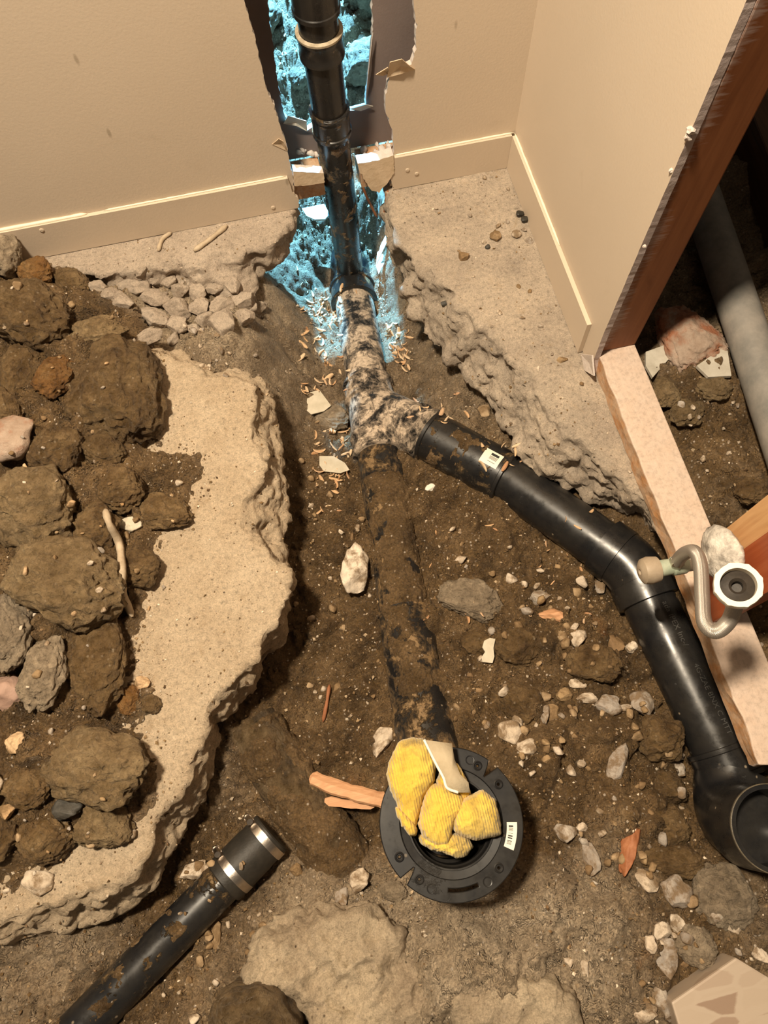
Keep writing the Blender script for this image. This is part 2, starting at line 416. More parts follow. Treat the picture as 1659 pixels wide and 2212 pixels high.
def mat_marble():
    t = NT('marble_scrap')
    p = t.geo().outputs['Position']
    mp = t.n('ShaderNodeMapping'); mp.inputs['Rotation'].default_value = (0, 0, .6); mp.inputs['Scale'].default_value = (.55, 1.5, 1); t.l(p, mp.inputs['Vector']); p = mp.outputs[0]
    e = t.voro(30, p, 'DISTANCE_TO_EDGE')
    m = t.ramp(t.math('ADD', e, t.math('MULTIPLY', t.math('SUBTRACT', t.noise(30, 5, 0.6, p), 0.5), 0.25)), [(0.05, 0.0), (0.10, 1.0)])
    sep = t.n('ShaderNodeSeparateColor'); t.l(t.voro(30, p, out='Color'), sep.inputs[0])
    cell = t.ramp(sep.outputs[0], [(0.0,(0.27,0.185,0.13)),(0.22,(0.33,0.24,0.175)),(0.34,(0.42,0.335,0.255))])
    t.out(t.mix(m, (0.43,0.345,0.265), cell), 0.55, t.bump(t.noise(80, 5, 0.6, p), 0.1, 0.002))
mat_marble()

# ------------------------------------------------------------------ object helpers
def make_mesh(name, V, F, smooth=True, mats=None, fmat=None, attrs=None, uv=None):
    V = np.asarray(V, np.float32)
    me = bpy.data.meshes.new(name)
    if isinstance(F, np.ndarray):
        nf, k = F.shape
        me.vertices.add(len(V)); me.vertices.foreach_set('co', V.ravel())
        me.loops.add(nf*k); me.polygons.add(nf)
        me.loops.foreach_set('vertex_index', F.astype(np.int32).ravel())
        me.polygons.foreach_set('loop_start', np.arange(0, nf*k, k, dtype=np.int32))
        me.update(calc_edges=True)
    else:
        me.from_pydata([tuple(map(float, v)) for v in V], [], [tuple(int(i) for i in f) for f in F])
        me.update()
    for m in (mats or []): me.materials.append(MATS[m])
    if fmat is not None: me.polygons.foreach_set('material_index', np.asarray(fmat, np.int32))
    me.polygons.foreach_set('use_smooth', np.full(len(me.polygons), bool(smooth)))
    for an, (kind, data) in (attrs or {}).items():
        if kind == 'FLOAT':
            a = me.attributes.new(an, 'FLOAT', 'POINT'); a.data.foreach_set('value', np.asarray(data, np.float32).ravel())
        else:
            a = me.attributes.new(an, 'FLOAT_COLOR', 'POINT'); a.data.foreach_set('color', np.asarray(data, np.float32).ravel())
    if uv is not None:
        u = me.uv_layers.new(name='UVMap')
        idx = np.zeros(len(me.loops), np.int32); me.loops.foreach_get('vertex_index', idx)
        u.data.foreach_set('uv', np.asarray(uv, np.float32)[idx].ravel())
    return me
def link(name, me, parent=None, label=None, cat=None, group=None, kind=None, loc=None, rot=None, scale=None):
    o = bpy.data.objects.new(name, me)
    COL.objects.link(o)
    if parent is not None: o.parent = parent
    if label: o['label'] = label
    if cat: o['category'] = cat
    if group: o['group'] = group
    if kind: o['kind'] = kind
    if loc is not None: o.location = loc
    if rot is not None: o.rotation_euler = rot
    if scale is not None: o.scale = scale
    return o
def empty(name, loc, label, cat, group=None):
    return link(name, None, None, label, cat, group, loc=loc)
def join(parts):
    """merge [(V,F,...)] lists of python faces"""
    V = []; F = []; n = 0
    for v, f in parts:
        V.append(np.asarray(v, float)); F += [tuple(int(i)+n for i in q) for q in f]; n += len(v)
    return np.vstack(V), F
def tube(path, radii, segs=40, cap0=True, cap1=True, uv=False):
    path = np.asarray(path, float); n = len(path)
    radii = np.full(n, radii) if np.isscalar(radii) else np.asarray(radii, float)
    T = np.zeros_like(path)
    for i in range(n):
        a = i
        while a > 0 and np.linalg.norm(path[i]-path[a]) < 1e-7: a -= 1
        b = i
        while b < n-1 and np.linalg.norm(path[b]-path[i]) < 1e-7: b += 1
        if np.linalg.norm(path[i]-path[a]) < 1e-7: d = path[b]-path[i]
        elif np.linalg.norm(path[b]-path[i]) < 1e-7: d = path[i]-path[a]
        else:
            d = (path[b]-path[i])/np.linalg.norm(path[b]-path[i]) + (path[i]-path[a])/np.linalg.norm(path[i]-path[a])
        T[i] = d/np.linalg.norm(d) if np.linalg.norm(d) > 1e-6 else T[i-1]
        if i and T[i].dot(T[i-1]) < -.2: T[i] = -T[i]
    ref = np.array([0,0,1.0]) if abs(T[0][2]) < 0.9 else np.array([0,1.0,0])
    N = ref - T[0]*ref.dot(T[0]); N /= np.linalg.norm(N)
    V = []; UV = []; L = 0
    ang = np.linspace(0, 2*math.pi, segs, endpoint=False)
    for i in range(n):
        if i: L += np.linalg.norm(path[i]-path[i-1])
        N = N - T[i]*N.dot(T[i]); N /= np.linalg.norm(N)
        B = np.cross(T[i], N)
        V.append(path[i] + radii[i]*(np.outer(np.cos(ang), N) + np.outer(np.sin(ang), B)))
        UV += [(a/(2*math.pi), L*10) for a in ang]
    V = np.vstack(V); F = []
    for i in range(n-1):
        for j in range(segs):
            k = (j+1) % segs
            F.append((i*segs+j, i*segs+k, (i+1)*segs+k, (i+1)*segs+j))
    if cap0: F.append(tuple(range(segs-1, -1, -1)))
    if cap1: F.append(tuple(range((n-1)*segs, n*segs)))
    if uv: return V, F, UV
    return V, F
def arc_path(p0, pc, p1, n=10):
    """quadratic bend p0 -> p1 with corner pc"""
    p0, pc, p1 = map(np.asarray, (p0, pc, p1))
    t = np.linspace(0, 1, n)[:, None]
    return (1-t)**2*p0 + 2*t*(1-t)*pc + t**2*p1
def catmull(pts, n=10):
    P = [np.asarray(p, float) for p in pts]; P = [2*P[0]-P[1]] + P + [2*P[-1]-P[-2]]
    out = []
    for i in range(1, len(P)-2):
        for k in range(n):
            t = k/n
            out.append(0.5*((2*P[i]) + (-P[i-1]+P[i+1])*t + (2*P[i-1]-5*P[i]+4*P[i+1]-P[i+2])*t*t + (-P[i-1]+3*P[i]-3*P[i+1]+P[i+2])*t**3))
    out.append(P[-2])
    return np.array(out)
def box(x0, x1, y0, y1, z0, z1, nx=1, ny=1, nz=1):
    """subdivided box"""
    parts = []
    def grid(o, u, v, nu, nv):
        V = [np.asarray(o, float) + np.asarray(u, float)*i/nu + np.asarray(v, float)*j/nv for j in range(nv+1) for i in range(nu+1)]
        F = [(j*(nu+1)+i, j*(nu+1)+i+1, (j+1)*(nu+1)+i+1, (j+1)*(nu+1)+i) for j in range(nv) for i in range(nu)]
        parts.append((V, F))
    dx, dy, dz = x1-x0, y1-y0, z1-z0
    grid((x0,y0,z1), (dx,0,0), (0,dy,0), nx, ny)
    grid((x0,y1,z0), (dx,0,0), (0,-dy,0), nx, ny)
    grid((x0,y0,z0), (dx,0,0), (0,0,dz), nx, nz)
    grid((x1,y1,z0), (-dx,0,0), (0,0,dz), nx, nz)
    grid((x0,y1,z0), (0,-dy,0), (0,0,dz), ny, nz)
    grid((x1,y0,z0), (0,dy,0), (0,0,dz), ny, nz)
    return join(parts)
def weld(me, d=1e-5):
    bm = bmesh.new(); bm.from_mesh(me)
    bmesh.ops.remove_doubles(bm, verts=bm.verts, dist=d)
    bmesh.ops.recalc_face_normals(bm, faces=bm.faces)
    bm.to_mesh(me); bm.free(); return me
def bevel_mesh(me, w=0.001, seg=1, angle=40):
    bm = bmesh.new(); bm.from_mesh(me)
    bmesh.ops.remove_doubles(bm, verts=bm.verts, dist=1e-6)
    es = [e for e in bm.edges if len(e.link_faces) == 2 and e.calc_face_angle(0) > math.radians(angle)]
    bmesh.ops.bevel(bm, geom=es, offset=w, segments=seg, affect='EDGES', profile=0.6)
    bm.to_mesh(me); bm.free(); return me
def mesh_arrays(me):
    V = np.zeros(len(me.vertices)*3, np.float32); me.vertices.foreach_get('co', V)
    N = np.zeros(len(me.vertices)*3, np.float32); me.vertices.foreach_get('normal', N)
    return V.reshape(-1, 3).astype(float), N.reshape(-1, 3).astype(float)
def voxel(V, F, size):
    me = make_mesh('tmp', V, F)
    o = bpy.data.objects.new('tmp', me); COL.objects.link(o)
    md = o.modifiers.new('r', 'REMESH'); md.mode = 'VOXEL'; md.voxel_size = size
    dg = bpy.context.evaluated_depsgraph_get(); dg.update()
    out = bpy.data.meshes.new_from_object(o.evaluated_get(dg))
    bpy.data.objects.remove(o); bpy.data.meshes.remove(me)
    return out
def set_co(me, V):
    me.vertices.foreach_set('co', np.asarray(V, np.float32).ravel()); me.update()
def smooth(me, s=True): me.polygons.foreach_set('use_smooth', np.full(len(me.polygons), s))

# ------------------------------------------------------------------ pipe centre lines (needed by the ground)
def main_z(Y): return -0.135 - 0.15*Y
def main_pt(px, py):
    z = -0.2
    for _ in range(12):
        p = PZ(px, py, z); z = main_z(p[1])
    return PZ(px, py, z)
R3 = 0.0445
MA = main_pt(752, 570); MB = main_pt(911, 1550)
MA = MA + (MA-MB)/np.linalg.norm(MA-MB)*0.45

# ------------------------------------------------------------------ floor: dug-out soil
GC = [  # px, py, z, dry
 # trench beside the main pipe
 (600,560,-.21,.8),(640,640,-.255,.7),(690,780,-.272,.5),(690,900,-.255,.45),(660,1000,-.24,.25),(680,1120,-.215,.05),(700,1250,-.20,0),(680,1400,-.19,0),(700,1500,-.185,0),(620,1500,-.17,0),(780,1560,-.17,0),(780,1350,-.185,0),(760,1180,-.2,0),
 (830,540,-.26,.7),(850,640,-.27,.6),(875,760,-.258,.45),(900,840,-.24,.4),(1000,900,-.17,.45),(1060,950,-.15,.3),(960,800,-.17,.5),(940,720,-.19,.55),
 (930,1060,-.19,.0),(1000,1100,-.185,.0),(960,1250,-.165,.0),(1050,1200,-.16,.0),(1200,1250,-.15,.0),(1000,1400,-.15,.0),(1150,1350,-.14,.05),(1300,1330,-.13,.0),(1200,1500,-.115,.1),(1340,1450,-.135,.0),(1395,1450,-.150,.0),(1440,1560,-.150,.0),(1485,1680,-.150,0),(1370,1370,-.150,0),(1330,1290,-.155,0),(1330,1600,-.10,.05),(1420,1640,-.125,.0),(1030,1550,-.12,0),(1120,1680,-.085,.05),(1250,1700,-.075,.15),(1400,1740,-.08,.05),(1470,1760,-.10,0),
 (1170,1800,-.09,.0),(1180,1860,-.06,.35),(1290,1850,-.05,.5),(1400,1880,-.05,.3),(1500,1980,-.05,.2),(1600,1960,-.06,.4),(1640,2100,-.04,.35),(1500,2110,-.05,.0),(1400,2180,-.03,.5),(1280,2000,-.03,.75),(1200,2100,-.02,.9),(1100,2190,-.01,.95),(1050,2000,-.045,.9),(950,1990,-.05,.85),(960,2120,-.02,.9),(860,1950,-.075,.8),(800,1880,-.11,.5),(780,2000,-.07,.8),(700,1990,-.08,.8),(850,2100,-.05,.7),
 # old pipe corner and the lower left pit
 (580,1640,-.13,.1),(500,1700,-.13,.35),(470,1780,-.15,.2),(520,1620,-.11,.3),(760,1700,-.17,0),(790,1780,-.16,0),(620,1600,-.15,.1),(640,1920,-.12,.6),(560,1950,-.13,.4),(480,2050,-.12,.35),(400,2180,-.10,.3),(580,2060,-.10,.5),(700,2200,-.08,.6),(400,1880,-.145,.1),(330,1950,-.15,.15),(280,1990,-.12,.35),(200,2060,-.10,.6),(100,2050,-.09,.6),(60,2140,-.08,.5),(150,2150,-.09,.4),(20,2212,-.07,.5),(230,2130,-.12,.2),(-120,2200,-.07,.5),
 # under the slabs
 (400,1000,-.11,.3),(400,1300,-.11,.3),(300,1600,-.11,.3),(100,1000,-.1,.3),(100,1400,-.1,.3),(50,1800,-.1,.3),(-200,1200,-.1,.3),(-200,1700,-.1,.3),
 (300,820,-.07,.6),(480,760,-.05,.75),(540,760,-.075,.75),(570,860,-.14,.6),(600,760,-.16,.6),(430,700,-.05,.8),(330,680,-.05,.7),(250,650,-.04,.5),(150,640,-.03,.4),(520,690,-.06,.85),(575,690,-.14,.7),(0,640,-.02,.3),(-150,650,-.02,.3),(560,610,-.10,.9),(400,560,-.09,.8),(200,560,-.09,.8),
 (1000,560,-.1,.6),(1150,700,-.1,.6),(1100,450,-.1,.6),(1250,900,-.11,.5),(1350,1000,-.11,.3),(900,480,-.11,.6),
 # beyond the partition
 (1480,880,-.005,.05),(1450,800,.0,.3),(1560,800,.0,.25),(1600,960,-.015,.2),(1560,1100,-.02,.25),(1640,1150,-.02,.2),(1640,1350,-.04,.1),(1659,1560,-.08,.0),(1600,640,0,.5),(1650,500,0.0,.6),(1750,900,-.01,.3),(1800,1300,-.03,.2),(1850,600,.0,.5),
]
GW = [  # world x, y, z, dry : behind the back wall
 (0.12,1.08,-.30,.7),(0.12,1.18,-.29,.7),(0.0,1.2,-.2,.7),(0.25,1.2,-.2,.7),(0.1,1.35,-.16,.7),(-0.15,1.35,.0,.7),(0.3,1.35,-.02,.7),(0.1,1.55,-.03,.7),(-.2,1.7,.06,.7),(.35,1.65,.08,.7),(.1,1.85,.06,.7),(-.3,2.1,.1,.7),(.4,2.1,.12,.7),(.8,1.3,0,.6),(.9,1.9,.03,.6),(-.7,1.5,.02,.6),(-.8,2.2,.08,.6),(1.4,1.5,0,.5),(1.4,2.2,.02,.5),(1.4,.6,0,.4),(1.4,-.3,-.03,.4),(-.9,.3,-.05,.4),(-.9,-.5,-.05,.4),(.4,-.7,-.03,.5),(1.0,-.7,-.03,.5),(-.4,-.7,-.05,.5),(2.8,3.4,.02,.5),(2.8,-1.3,-.02,.5),(-1.6,3.4,.05,.5),(-1.6,-1.3,-.05,.5),(2.8,1,0,.5),(-1.6,1,-.05,.5),(.6,3.4,.08,.6)]
gp = []; 
for (px, py, z, d) in GC:
    w = PZ(px, py, z); gp.append((w[0], w[1], z, d))
gp += GW
gp = np.array(gp)
def mq(A, B, c): return np.sqrt(((A[:,None,:]-B[None,:,:])**2).sum(2) + c*c)
Kz = mq(gp[:,:2], gp[:,:2], 0.02) ; coef = np.linalg.solve(Kz + 1e-4*np.eye(len(gp)), gp[:,2:4]-gp[:,2:4].mean(0))
def ground_base(XY):
    out = np.zeros((len(XY), 2))
    for s in range(0, len(XY), 40000):
        out[s:s+40000] = mq(XY[s:s+40000], gp[:,:2], 0.02) @ coef
    return out + gp[:,2:4].mean(0)
xs = np.concatenate([np.arange(-1.6, -0.95, 0.03), np.arange(-0.95, -0.66, 0.012), np.arange(-0.66, 0.72, 0.0042), np.arange(0.72, 1.45, 0.010), np.arange(1.45, 2.8, 0.03)])
ys = np.concatenate([np.arange(-1.3, -0.65, 0.03), np.arange(-0.65, -0.42, 0.012), np.arange(-0.42, 1.62, 0.0042), np.arange(1.62, 2.25, 0.010), np.arange(2.25, 3.4, 0.03)])
GX, GY = np.meshgrid(xs, ys)
XY = np.stack([GX.ravel(), GY.ravel()], 1)
gb = ground_base(XY)
dry = np.clip(gb[:,1], 0, 1)
P3 = np.c_[XY, np.zeros(len(XY))]
warp = np.c_[fbm(P3, 16, 2, 3), fbm(P3, 16, 2, 5), np.zeros(len(XY))]*0.012
w1, id1 = worley2(P3+warp, 30, 1)
w2, id2 = worley2(P3+warp*0.7, 70, 2)
h = gb[:,0] + 0.011*fbm(P3, 8, 3, 11)
lump = sstep(0.75, 0.1, w1)*(id1 > 0.35)*id1
wet = 1-dry
h += 0.017*lump*(1-0.75*dry)
w0, id0 = worley2(P3+warp*1.6, 15, 6)
h += 0.020*sstep(0.7, 0.15, w0)*(id0 > 0.5)*(1-0.8*dry)
h += 0.0075*sstep(0.7, 0.1, w2)*(id2 > 0.25)*(1-0.5*dry)
h += 0.0050*fbm(P3, 55, 3, 21)*(1-.5*dry) + 0.0022*fbm(P3, 160, 2, 31)
tn = (fbm(P3+warp, 7, 4, 51)+1.5)*7.0
h += dry*0.0085*(np.floor(tn)+sstep(0.82, 1.0, tn-np.floor(tn)) - 10.5)
crack = np.abs(fbm(P3+warp*1.5, 13, 3, 41))
h -= 0.012*sstep(0.045, 0.0, crack)*(0.4+0.6*dry)
GV = np.c_[XY, h]
ny_, nx_ = GX.shape
ii = np.arange(ny_*nx_).reshape(ny_, nx_)
GF = np.stack([ii[:-1,:-1].ravel(), ii[:-1,1:].ravel(), ii[1:,1:].ravel(), ii[1:,:-1].ravel()], 1)
floor = link('floor', make_mesh('floor', GV, GF, True, ['soil'], attrs={'dry': ('FLOAT', dry)}), kind='structure', label='dug-out brown soil of the open trench')

# ------------------------------------------------------------------ broken concrete slabs
def slab(name, pairs, closing, zb, matname, label, vs=0.006, seed=0, amp=1.0, top=0.0, bottom_extra=0.0):
    T = []; B = []
    for k, (a, b) in enumerate(pairs):
        t3 = PZ(a[0], a[1], top); b3 = PZ(b[0], b[1], b[2] if len(b) > 2 else zb)
        T.append(t3); B.append(b3)
    # subdivide the fracture edge with jitter
    T2 = []; B2 = []
    for k in range(len(T)-1):
        m = max(2, int(np.linalg.norm(T[k+1]-T[k])/0.018))
        for s in range(m):
            u = s/m
            j = np.array([rng.normal(0, .0035), rng.normal(0, .0035), 0]); j2 = np.array([rng.normal(0, .006), rng.normal(0, .006), 0])
            T2.append(T[k]*(1-u)+T[k+1]*u + j); B2.append(B[k]*(1-u)+B[k+1]*u + j2)
    T2.append(T[-1]); B2.append(B[-1])
    for (x, y) in closing:
        T2.append(np.array([x, y, top])); B2.append(np.array([x, y, zb]))
    n = len(T2)
    M2 = [(t*0.55+b*0.45) + np.array([rng.normal(0,.006), rng.normal(0,.006), 0]) for t, b in zip(T2, B2)]
    V = np.vstack([T2, M2, B2])
    bm = bmesh.new()
    vs_ = [bm.verts.new(v) for v in V]
    f1 = bm.faces.new(vs_[:n]); f2 = bm.faces.new(vs_[2*n:][::-1])
    for r in (0, 1):
        for k in range(n):
            q = (k+1) % n
            bm.faces.new((vs_[r*n+k], vs_[(r+1)*n+k], vs_[(r+1)*n+q], vs_[r*n+q]))
    bmesh.ops.triangulate(bm, faces=[f1, f2])
    bmesh.ops.recalc_face_normals(bm, faces=bm.faces)
    me = bpy.data.meshes.new('s'); bm.to_mesh(me); bm.free()
    v0, _ = mesh_arrays(me); F = [tuple(p.vertices) for p in me.polygons]
    me2 = voxel(v0, F, vs)
    V, N = mesh_arrays(me2)
    side = 1 - sstep(0.55, 0.93, N[:,2])
    d = side*amp*(0.006*ridged(V, 14, 3, seed) + 0.009*fbm(V*np.array([1,1,1.6]), 24, 4, seed+4, .6) - 0.003) + (1-side)*(0.0022*fbm(V, 9, 3, seed+7) + 0.0012*fbm(V, 70, 2, seed+8))
    # chipped edge
    near = sstep(0.018, 0.0, np.abs(V[:,2]-top))*side
    V = V + N*d[:,None]
    V[:,2] -= near*0.006*np.clip(fbm(V, 30, 2, seed+9)+0.4, 0, 2)
    V += N*(side*0.0025*fbm(V, 120, 2, seed+12))[:,None]
    set_co(me2, V); smooth(me2)
    me2.materials.clear(); me2.materials.append(MATS[matname])
    return link(name, me2, label=label, cat='concrete slab')

slab_left = slab('concrete_slab', [
 ((250,700),(255,690)),((330,752),(340,742)),((400,792),(410,778)),((455,820),(468,806)),((505,815),(525,808)),((553,828),(580,832)),((548,900),(592,900)),((545,965),(606,965)),((572,1005),(626,1040)),((527,1090),(620,1110)),((515,1130),(612,1165)),((575,1190),(614,1195)),((615,1235),(627,1245)),((618,1290),(624,1290)),((590,1350),(607,1360)),((545,1420),(577,1440)),((480,1485),(540,1495)),((440,1550),(478,1565)),((420,1620),(468,1640)),((388,1690),(448,1710)),((330,1755),(405,1765)),((315,1850),(365,1860)),((230,1915),(292,1945)),((120,1945),(182,1990)),((0,1985),(62,2040)),((-150,2030),(-110,2080))],
 [(-0.85,0.0),(-0.85,0.95),(-0.5,0.86)], -0.09, 'concrete_left', 'pale broken concrete slab edge half buried under the brown spoil heap', seed=3)
slab_back = slab('concrete_slab', [
 ((642,446),(652,462)),((622,478),(632,498)),((602,512),(618,535)),((560,532),(590,560)),((512,548),(560,600)),((470,540),(556,640)),((420,560),(540,668)),((380,552),(480,650)),((310,575),(400,640)),((220,590),(280,630)),((120,570),(150,610)),((0,600),(0,640)),((-150,620),(-150,650))],
 [(-0.9,1.2),(0.03,1.2)], -0.075, 'concrete_dusty', 'dusty crumbling concrete ledge under the baseboard of the torn wall', seed=13, amp=1.2)
slab_right = slab('concrete_slab', [
 ((836,420),(830,432)),((850,470),(836,500)),((872,522),(852,560)),((925,585),(872,640)),((985,640),(905,700)),((1040,700),(968,780)),((1100,760),(1040,855)),((1160,830),(1096,925)),((1220,900),(1132,1000)),((1290,975),(1190,1040)),((1345,1030),(1290,1075)),((1390,1085),(1385,1115)),((1420,1140),(1425,1155))],
 [(0.535,0.30),(0.535,1.2),(0.245,1.2)], -0.115, 'concrete_right', 'sloping broken concrete slab beside the partition wall', seed=23, amp=1.25)

# spoil heap: loose soil lying over the left slab
hp = [(-460,640),(-300,600),(-140,565),(60,560),(150,590),(215,640),(330,700),(352,850),(350,960),(430,985),(440,1050),(415,1120),(345,1150),(330,1230),(318,1310),(296,1380),(312,1450),(330,1500),(292,1560),(335,1640),(325,1720),(262,1800),(165,1815),(120,1880),(20,1930),(-140,1965),(-330,1900),(-450,1500),(-400,1000)]
hpw = np.array([PZ(x, y, 0)[:2] for x, y in hp])
hx = np.arange(hpw[:,0].min()-.02, hpw[:,0].max()+.03, .0042); hy = np.arange(hpw[:,1].min()-.02, hpw[:,1].max()+.03, .0042)
HX, HY = np.meshgrid(hx, hy); Q = np.c_[HX.ravel(), HY.ravel()]
sd = np.full(len(Q), 9.0); ins = np.zeros(len(Q), bool)
for k in range(len(hpw)):
    a, b = hpw[k], hpw[(k+1) % len(hpw)]; ab = b-a
    t_ = np.clip(((Q-a)@ab)/(ab@ab), 0, 1); sd = np.minimum(sd, np.linalg.norm(Q-(a+t_[:,None]*ab), axis=1))
    cr = ((a[1] > Q[:,1]) != (b[1] > Q[:,1])); xi = a[0]+(Q[:,1]-a[1])*(b[0]-a[0])/(b[1]-a[1]+1e-12)
    ins ^= cr & (Q[:,0] < xi)
sd = np.where(ins, sd, -sd)
Q3 = np.c_[Q, np.zeros(len(Q))]
wp = np.c_[fbm(Q3, 16, 2, 103), fbm(Q3, 16, 2, 105), np.zeros(len(Q))]*.014
wa, ia = worley2(Q3+wp, 17, 101); wb, ib = worley2(Q3+wp, 42, 102); wc, ic = worley2(Q3+wp*.5, 95, 104)
e_ = sstep(-.03, .06, sd)
hz_ = np.clip(sd*.42, -.05, .048) + .014*fbm(Q3, 9, 3, 106) + e_*(.024*sstep(.72, .15, wa)*(ia > .35)*ia + .013*sstep(.7, .12, wb)*(ib > .3)) + .006*sstep(.7, .1, wc)*(ic > .4) + .0045*fbm(Q3, 60, 3, 107) - .006
hz_ -= .016*sstep(.05, 0, np.abs(fbm(Q3+wp, 11, 3, 109)))*e_
n1_, n0_ = HX.shape; gi = np.arange(n1_*n0_).reshape(n1_, n0_)
HF = np.stack([gi[:-1,:-1].ravel(), gi[:-1,1:].ravel(), gi[1:,1:].ravel(), gi[1:,:-1].ravel()], 1)
HF = HF[(hz_[HF].max(1) > -.006) & (sd[HF].max(1) > -.035)]
heap_ob = link('spoil_heap', make_mesh('spoil_heap', np.c_[Q, hz_], HF, True, ['soil'], attrs={'dry': ('FLOAT', np.clip(.28-.6*sd/.1, 0.02, .5))}), None, 'heap of damp brown soil spread over the left slab', 'soil heap', kind='stuff')

# ------------------------------------------------------------------ walls
YW, YB = 1.075, 1.067       # drywall face, baseboard face
XW, XB = 0.475, 0.467
def ragged(pts, step=0.006, amp=0.0018, seed=0):
    out = []
    for a, b in zip(pts[:-1], pts[1:]):
        a = np.asarray(a, float); b = np.asarray(b, float)
        m = max(1, int(np.linalg.norm(b-a)/step))
        for s in range(m): out.append(a + (b-a)*s/m)
    out.append(np.asarray(pts[-1], float)); out = np.array(out)
    P = np.c_[out, np.zeros(len(out))]
    out[1:-1] += np.c_[fbm(P, 140, 2, seed), fbm(P, 140, 2, seed+5)][1:-1]*amp*1.6
    return [tuple(p) for p in out]
def flat_curve(loops, ext, bev):
    cu = bpy.data.curves.new('c', 'CURVE'); cu.dimensions = '2D'; cu.fill_mode = 'BOTH'; cu.extrude = ext; cu.bevel_depth = bev; cu.bevel_resolution = 1
    for lp in loops:
        sp = cu.splines.new('POLY'); sp.points.add(len(lp)-1); sp.use_cyclic_u = True
        for pt, (x, y) in zip(sp.points, lp): pt.co = (x, y, 0, 1)
    o = bpy.data.objects.new('c', cu); COL.objects.link(o)
    dg = bpy.context.evaluated_depsgraph_get(); dg.update()
    me = bpy.data.meshes.new_from_object(o.evaluated_get(dg)); bpy.data.objects.remove(o)
    return me
def sheet(name, outline, y0, y1, mats, parent=None, holes=(), **kw):
    """flat sheet from an (x,z) outline with optional holes, front at y0, back at y1"""
    me = flat_curve([outline] + list(holes), abs(y1-y0)/2, 0)
    V, _ = mesh_arrays(me)
    set_co(me, np.c_[V[:,0], (y0+y1)/2 - V[:,2], V[:,1]])
    weld(me, 1e-6)
    me.materials.clear()
    for m in mats: me.materials.append(MATS[m])
    nrm = np.array([p.normal[:] for p in me.polygons]); cy_ = np.array([p.center[1] for p in me.polygons])
    idx = np.where(np.abs(nrm[:,1]) < .7, 1, np.where(cy_ < (y0+y1)/2, 0, 2 if len(mats) > 2 else 0))
    me.polygons.foreach_set('material_index', idx.astype(np.int32)); smooth(me, False)
    return link(name, me, parent, **kw)
def wx(px, py, Y=YW): p = PY(px, py, Y); return (p[0], p[2])
holeL = [(636,425),(634,392),(630,370),(624,340),(617,308),(604,268),(592,228),(574,190),(571,178),(562,130),(552,85),(538,42),(527,0)]
holeR = [(893,0),(900,55),(898,105),(888,140),(872,150),(852,156),(842,162),(838,180),(834,205),(832,230),(838,258),(848,285),(851,320),(850,352),(848,388),(842,400)]
oL = [wx(*p) for p in holeL]; oR = [wx(*p) for p in holeR]
oL[0] = (oL[0][0], 0.004); oR[-1] = (oR[-1][0], 0.004)
topz = 0.78
mid = ragged(oL + [(oL[-1][0]-0.01, topz-0.1), (oL[-1][0]+0.05, topz), (oR[0][0]-0.04, topz+0.02), (oR[0][0]+0.01, topz-0.12)] + oR, seed=2)
outline = [(-1.3, 0.004)] + mid + [(XW, 0.004), (XW, 2.35), (-1.3, 2.35)]
wall_back = sheet('wall_back', outline, YW, YW+0.0115, ['wall_paint', 'gypsum', 'paper_back'], kind='structure', label='tan painted drywall with a ragged hole around the drain stack')
YK = YW+0.0115+0.064
def bx(px, py): return wx(px, py, YK)
bl = [(618,330),(622,300),(616,268),(612,240),(604,200),(596,150),(590,100),(583,50),(579,0)]
br = [(803,0),(806,55),(801,110),(797,160),(792,205),(790,232)]
bot = [(770,238),(740,242),(690,262),(664,282),(640,272),(626,262)]
hole = [bx(*p) for p in bl[3:]]
hb = ragged([bx(*p) for p in [(616,252)]] + hole + [(hole[-1][0]-0.005, hole[-1][1]+.02), (bx(*br[0])[0], hole[-1][1]+.03)] + [bx(*p) for p in br] + [bx(*p) for p in bot] + [bx(616,252)], seed=9)
sheet('far_sheet', [(-1.3, 0.04), (0.76, 0.04), (0.76, 2.35), (-1.3, 2.35)], YK, YK+0.0115, ['paper_back', 'gypsum', 'paper_back'], wall_back, [hb[:-1]], label='brownish backing paper of the far drywall sheet')  # unseen right end added and hole top kept low to block blue light
# torn paper flaps round the holes
def flap(name, pts, parent, mat='torn_paper', thick=0.0012, label=None, curl=None):
    """small torn sheet: px points with their own wall distance Y"""
    V = np.array([PY(x, y, Y) for x, y, Y in pts]); c = V.mean(0)
    n = len(V); nrm = np.cross(V[1]-V[0], V[2]-V[0]); nrm /= np.linalg.norm(nrm)+1e-9
    c = c + nrm*0.003
    W = np.vstack([V, [c], V+nrm*thick, [c+nrm*thick]])
    F = []
    for k in range(n):
        q = (k+1) % n
        F += [(k, q, n), (n+1+q, n+1+k, 2*n+1), (k, n+1+k, n+1+q, q)]
    return link(name, make_mesh(name, W, F, False, [mat]), parent, label=label)
flap('torn_paper', [(836,168,YW-.002),(842,135,YW-.012),(868,128,YW-.016),(884,142,YW-.010),(896,150,YW-.001),(866,160,YW-.006)], wall_back)
flap('torn_paper', [(812,162,YW-.004),(838,146,YW-.010),(842,158,YW-.003),(828,164,YW-.002)], wall_back)
flap('torn_paper', [(588,312,YW-.001),(602,300,YW-.006),(612,306,YW-.006),(619,326,YW-.001)], wall_back)
flap('torn_paper', [(612,268,YK-.002),(622,250,YK-.012),(662,262,YK-.014),(664,284,YK-.004),(640,272,YK-.010)], wall_back, 'white_scrap')
flap('torn_paper', [(755,236,YK-.004),(790,226,YK-.010),(806,230,YK-.006),(780,240,YK-.002)], wall_back, 'white_scrap')
flap('torn_paper', [(790,230,YK-.002),(796,160,YK-.012),(806,70,YK-.008),(803,150,YK-.001)], wall_back, 'gypsum')
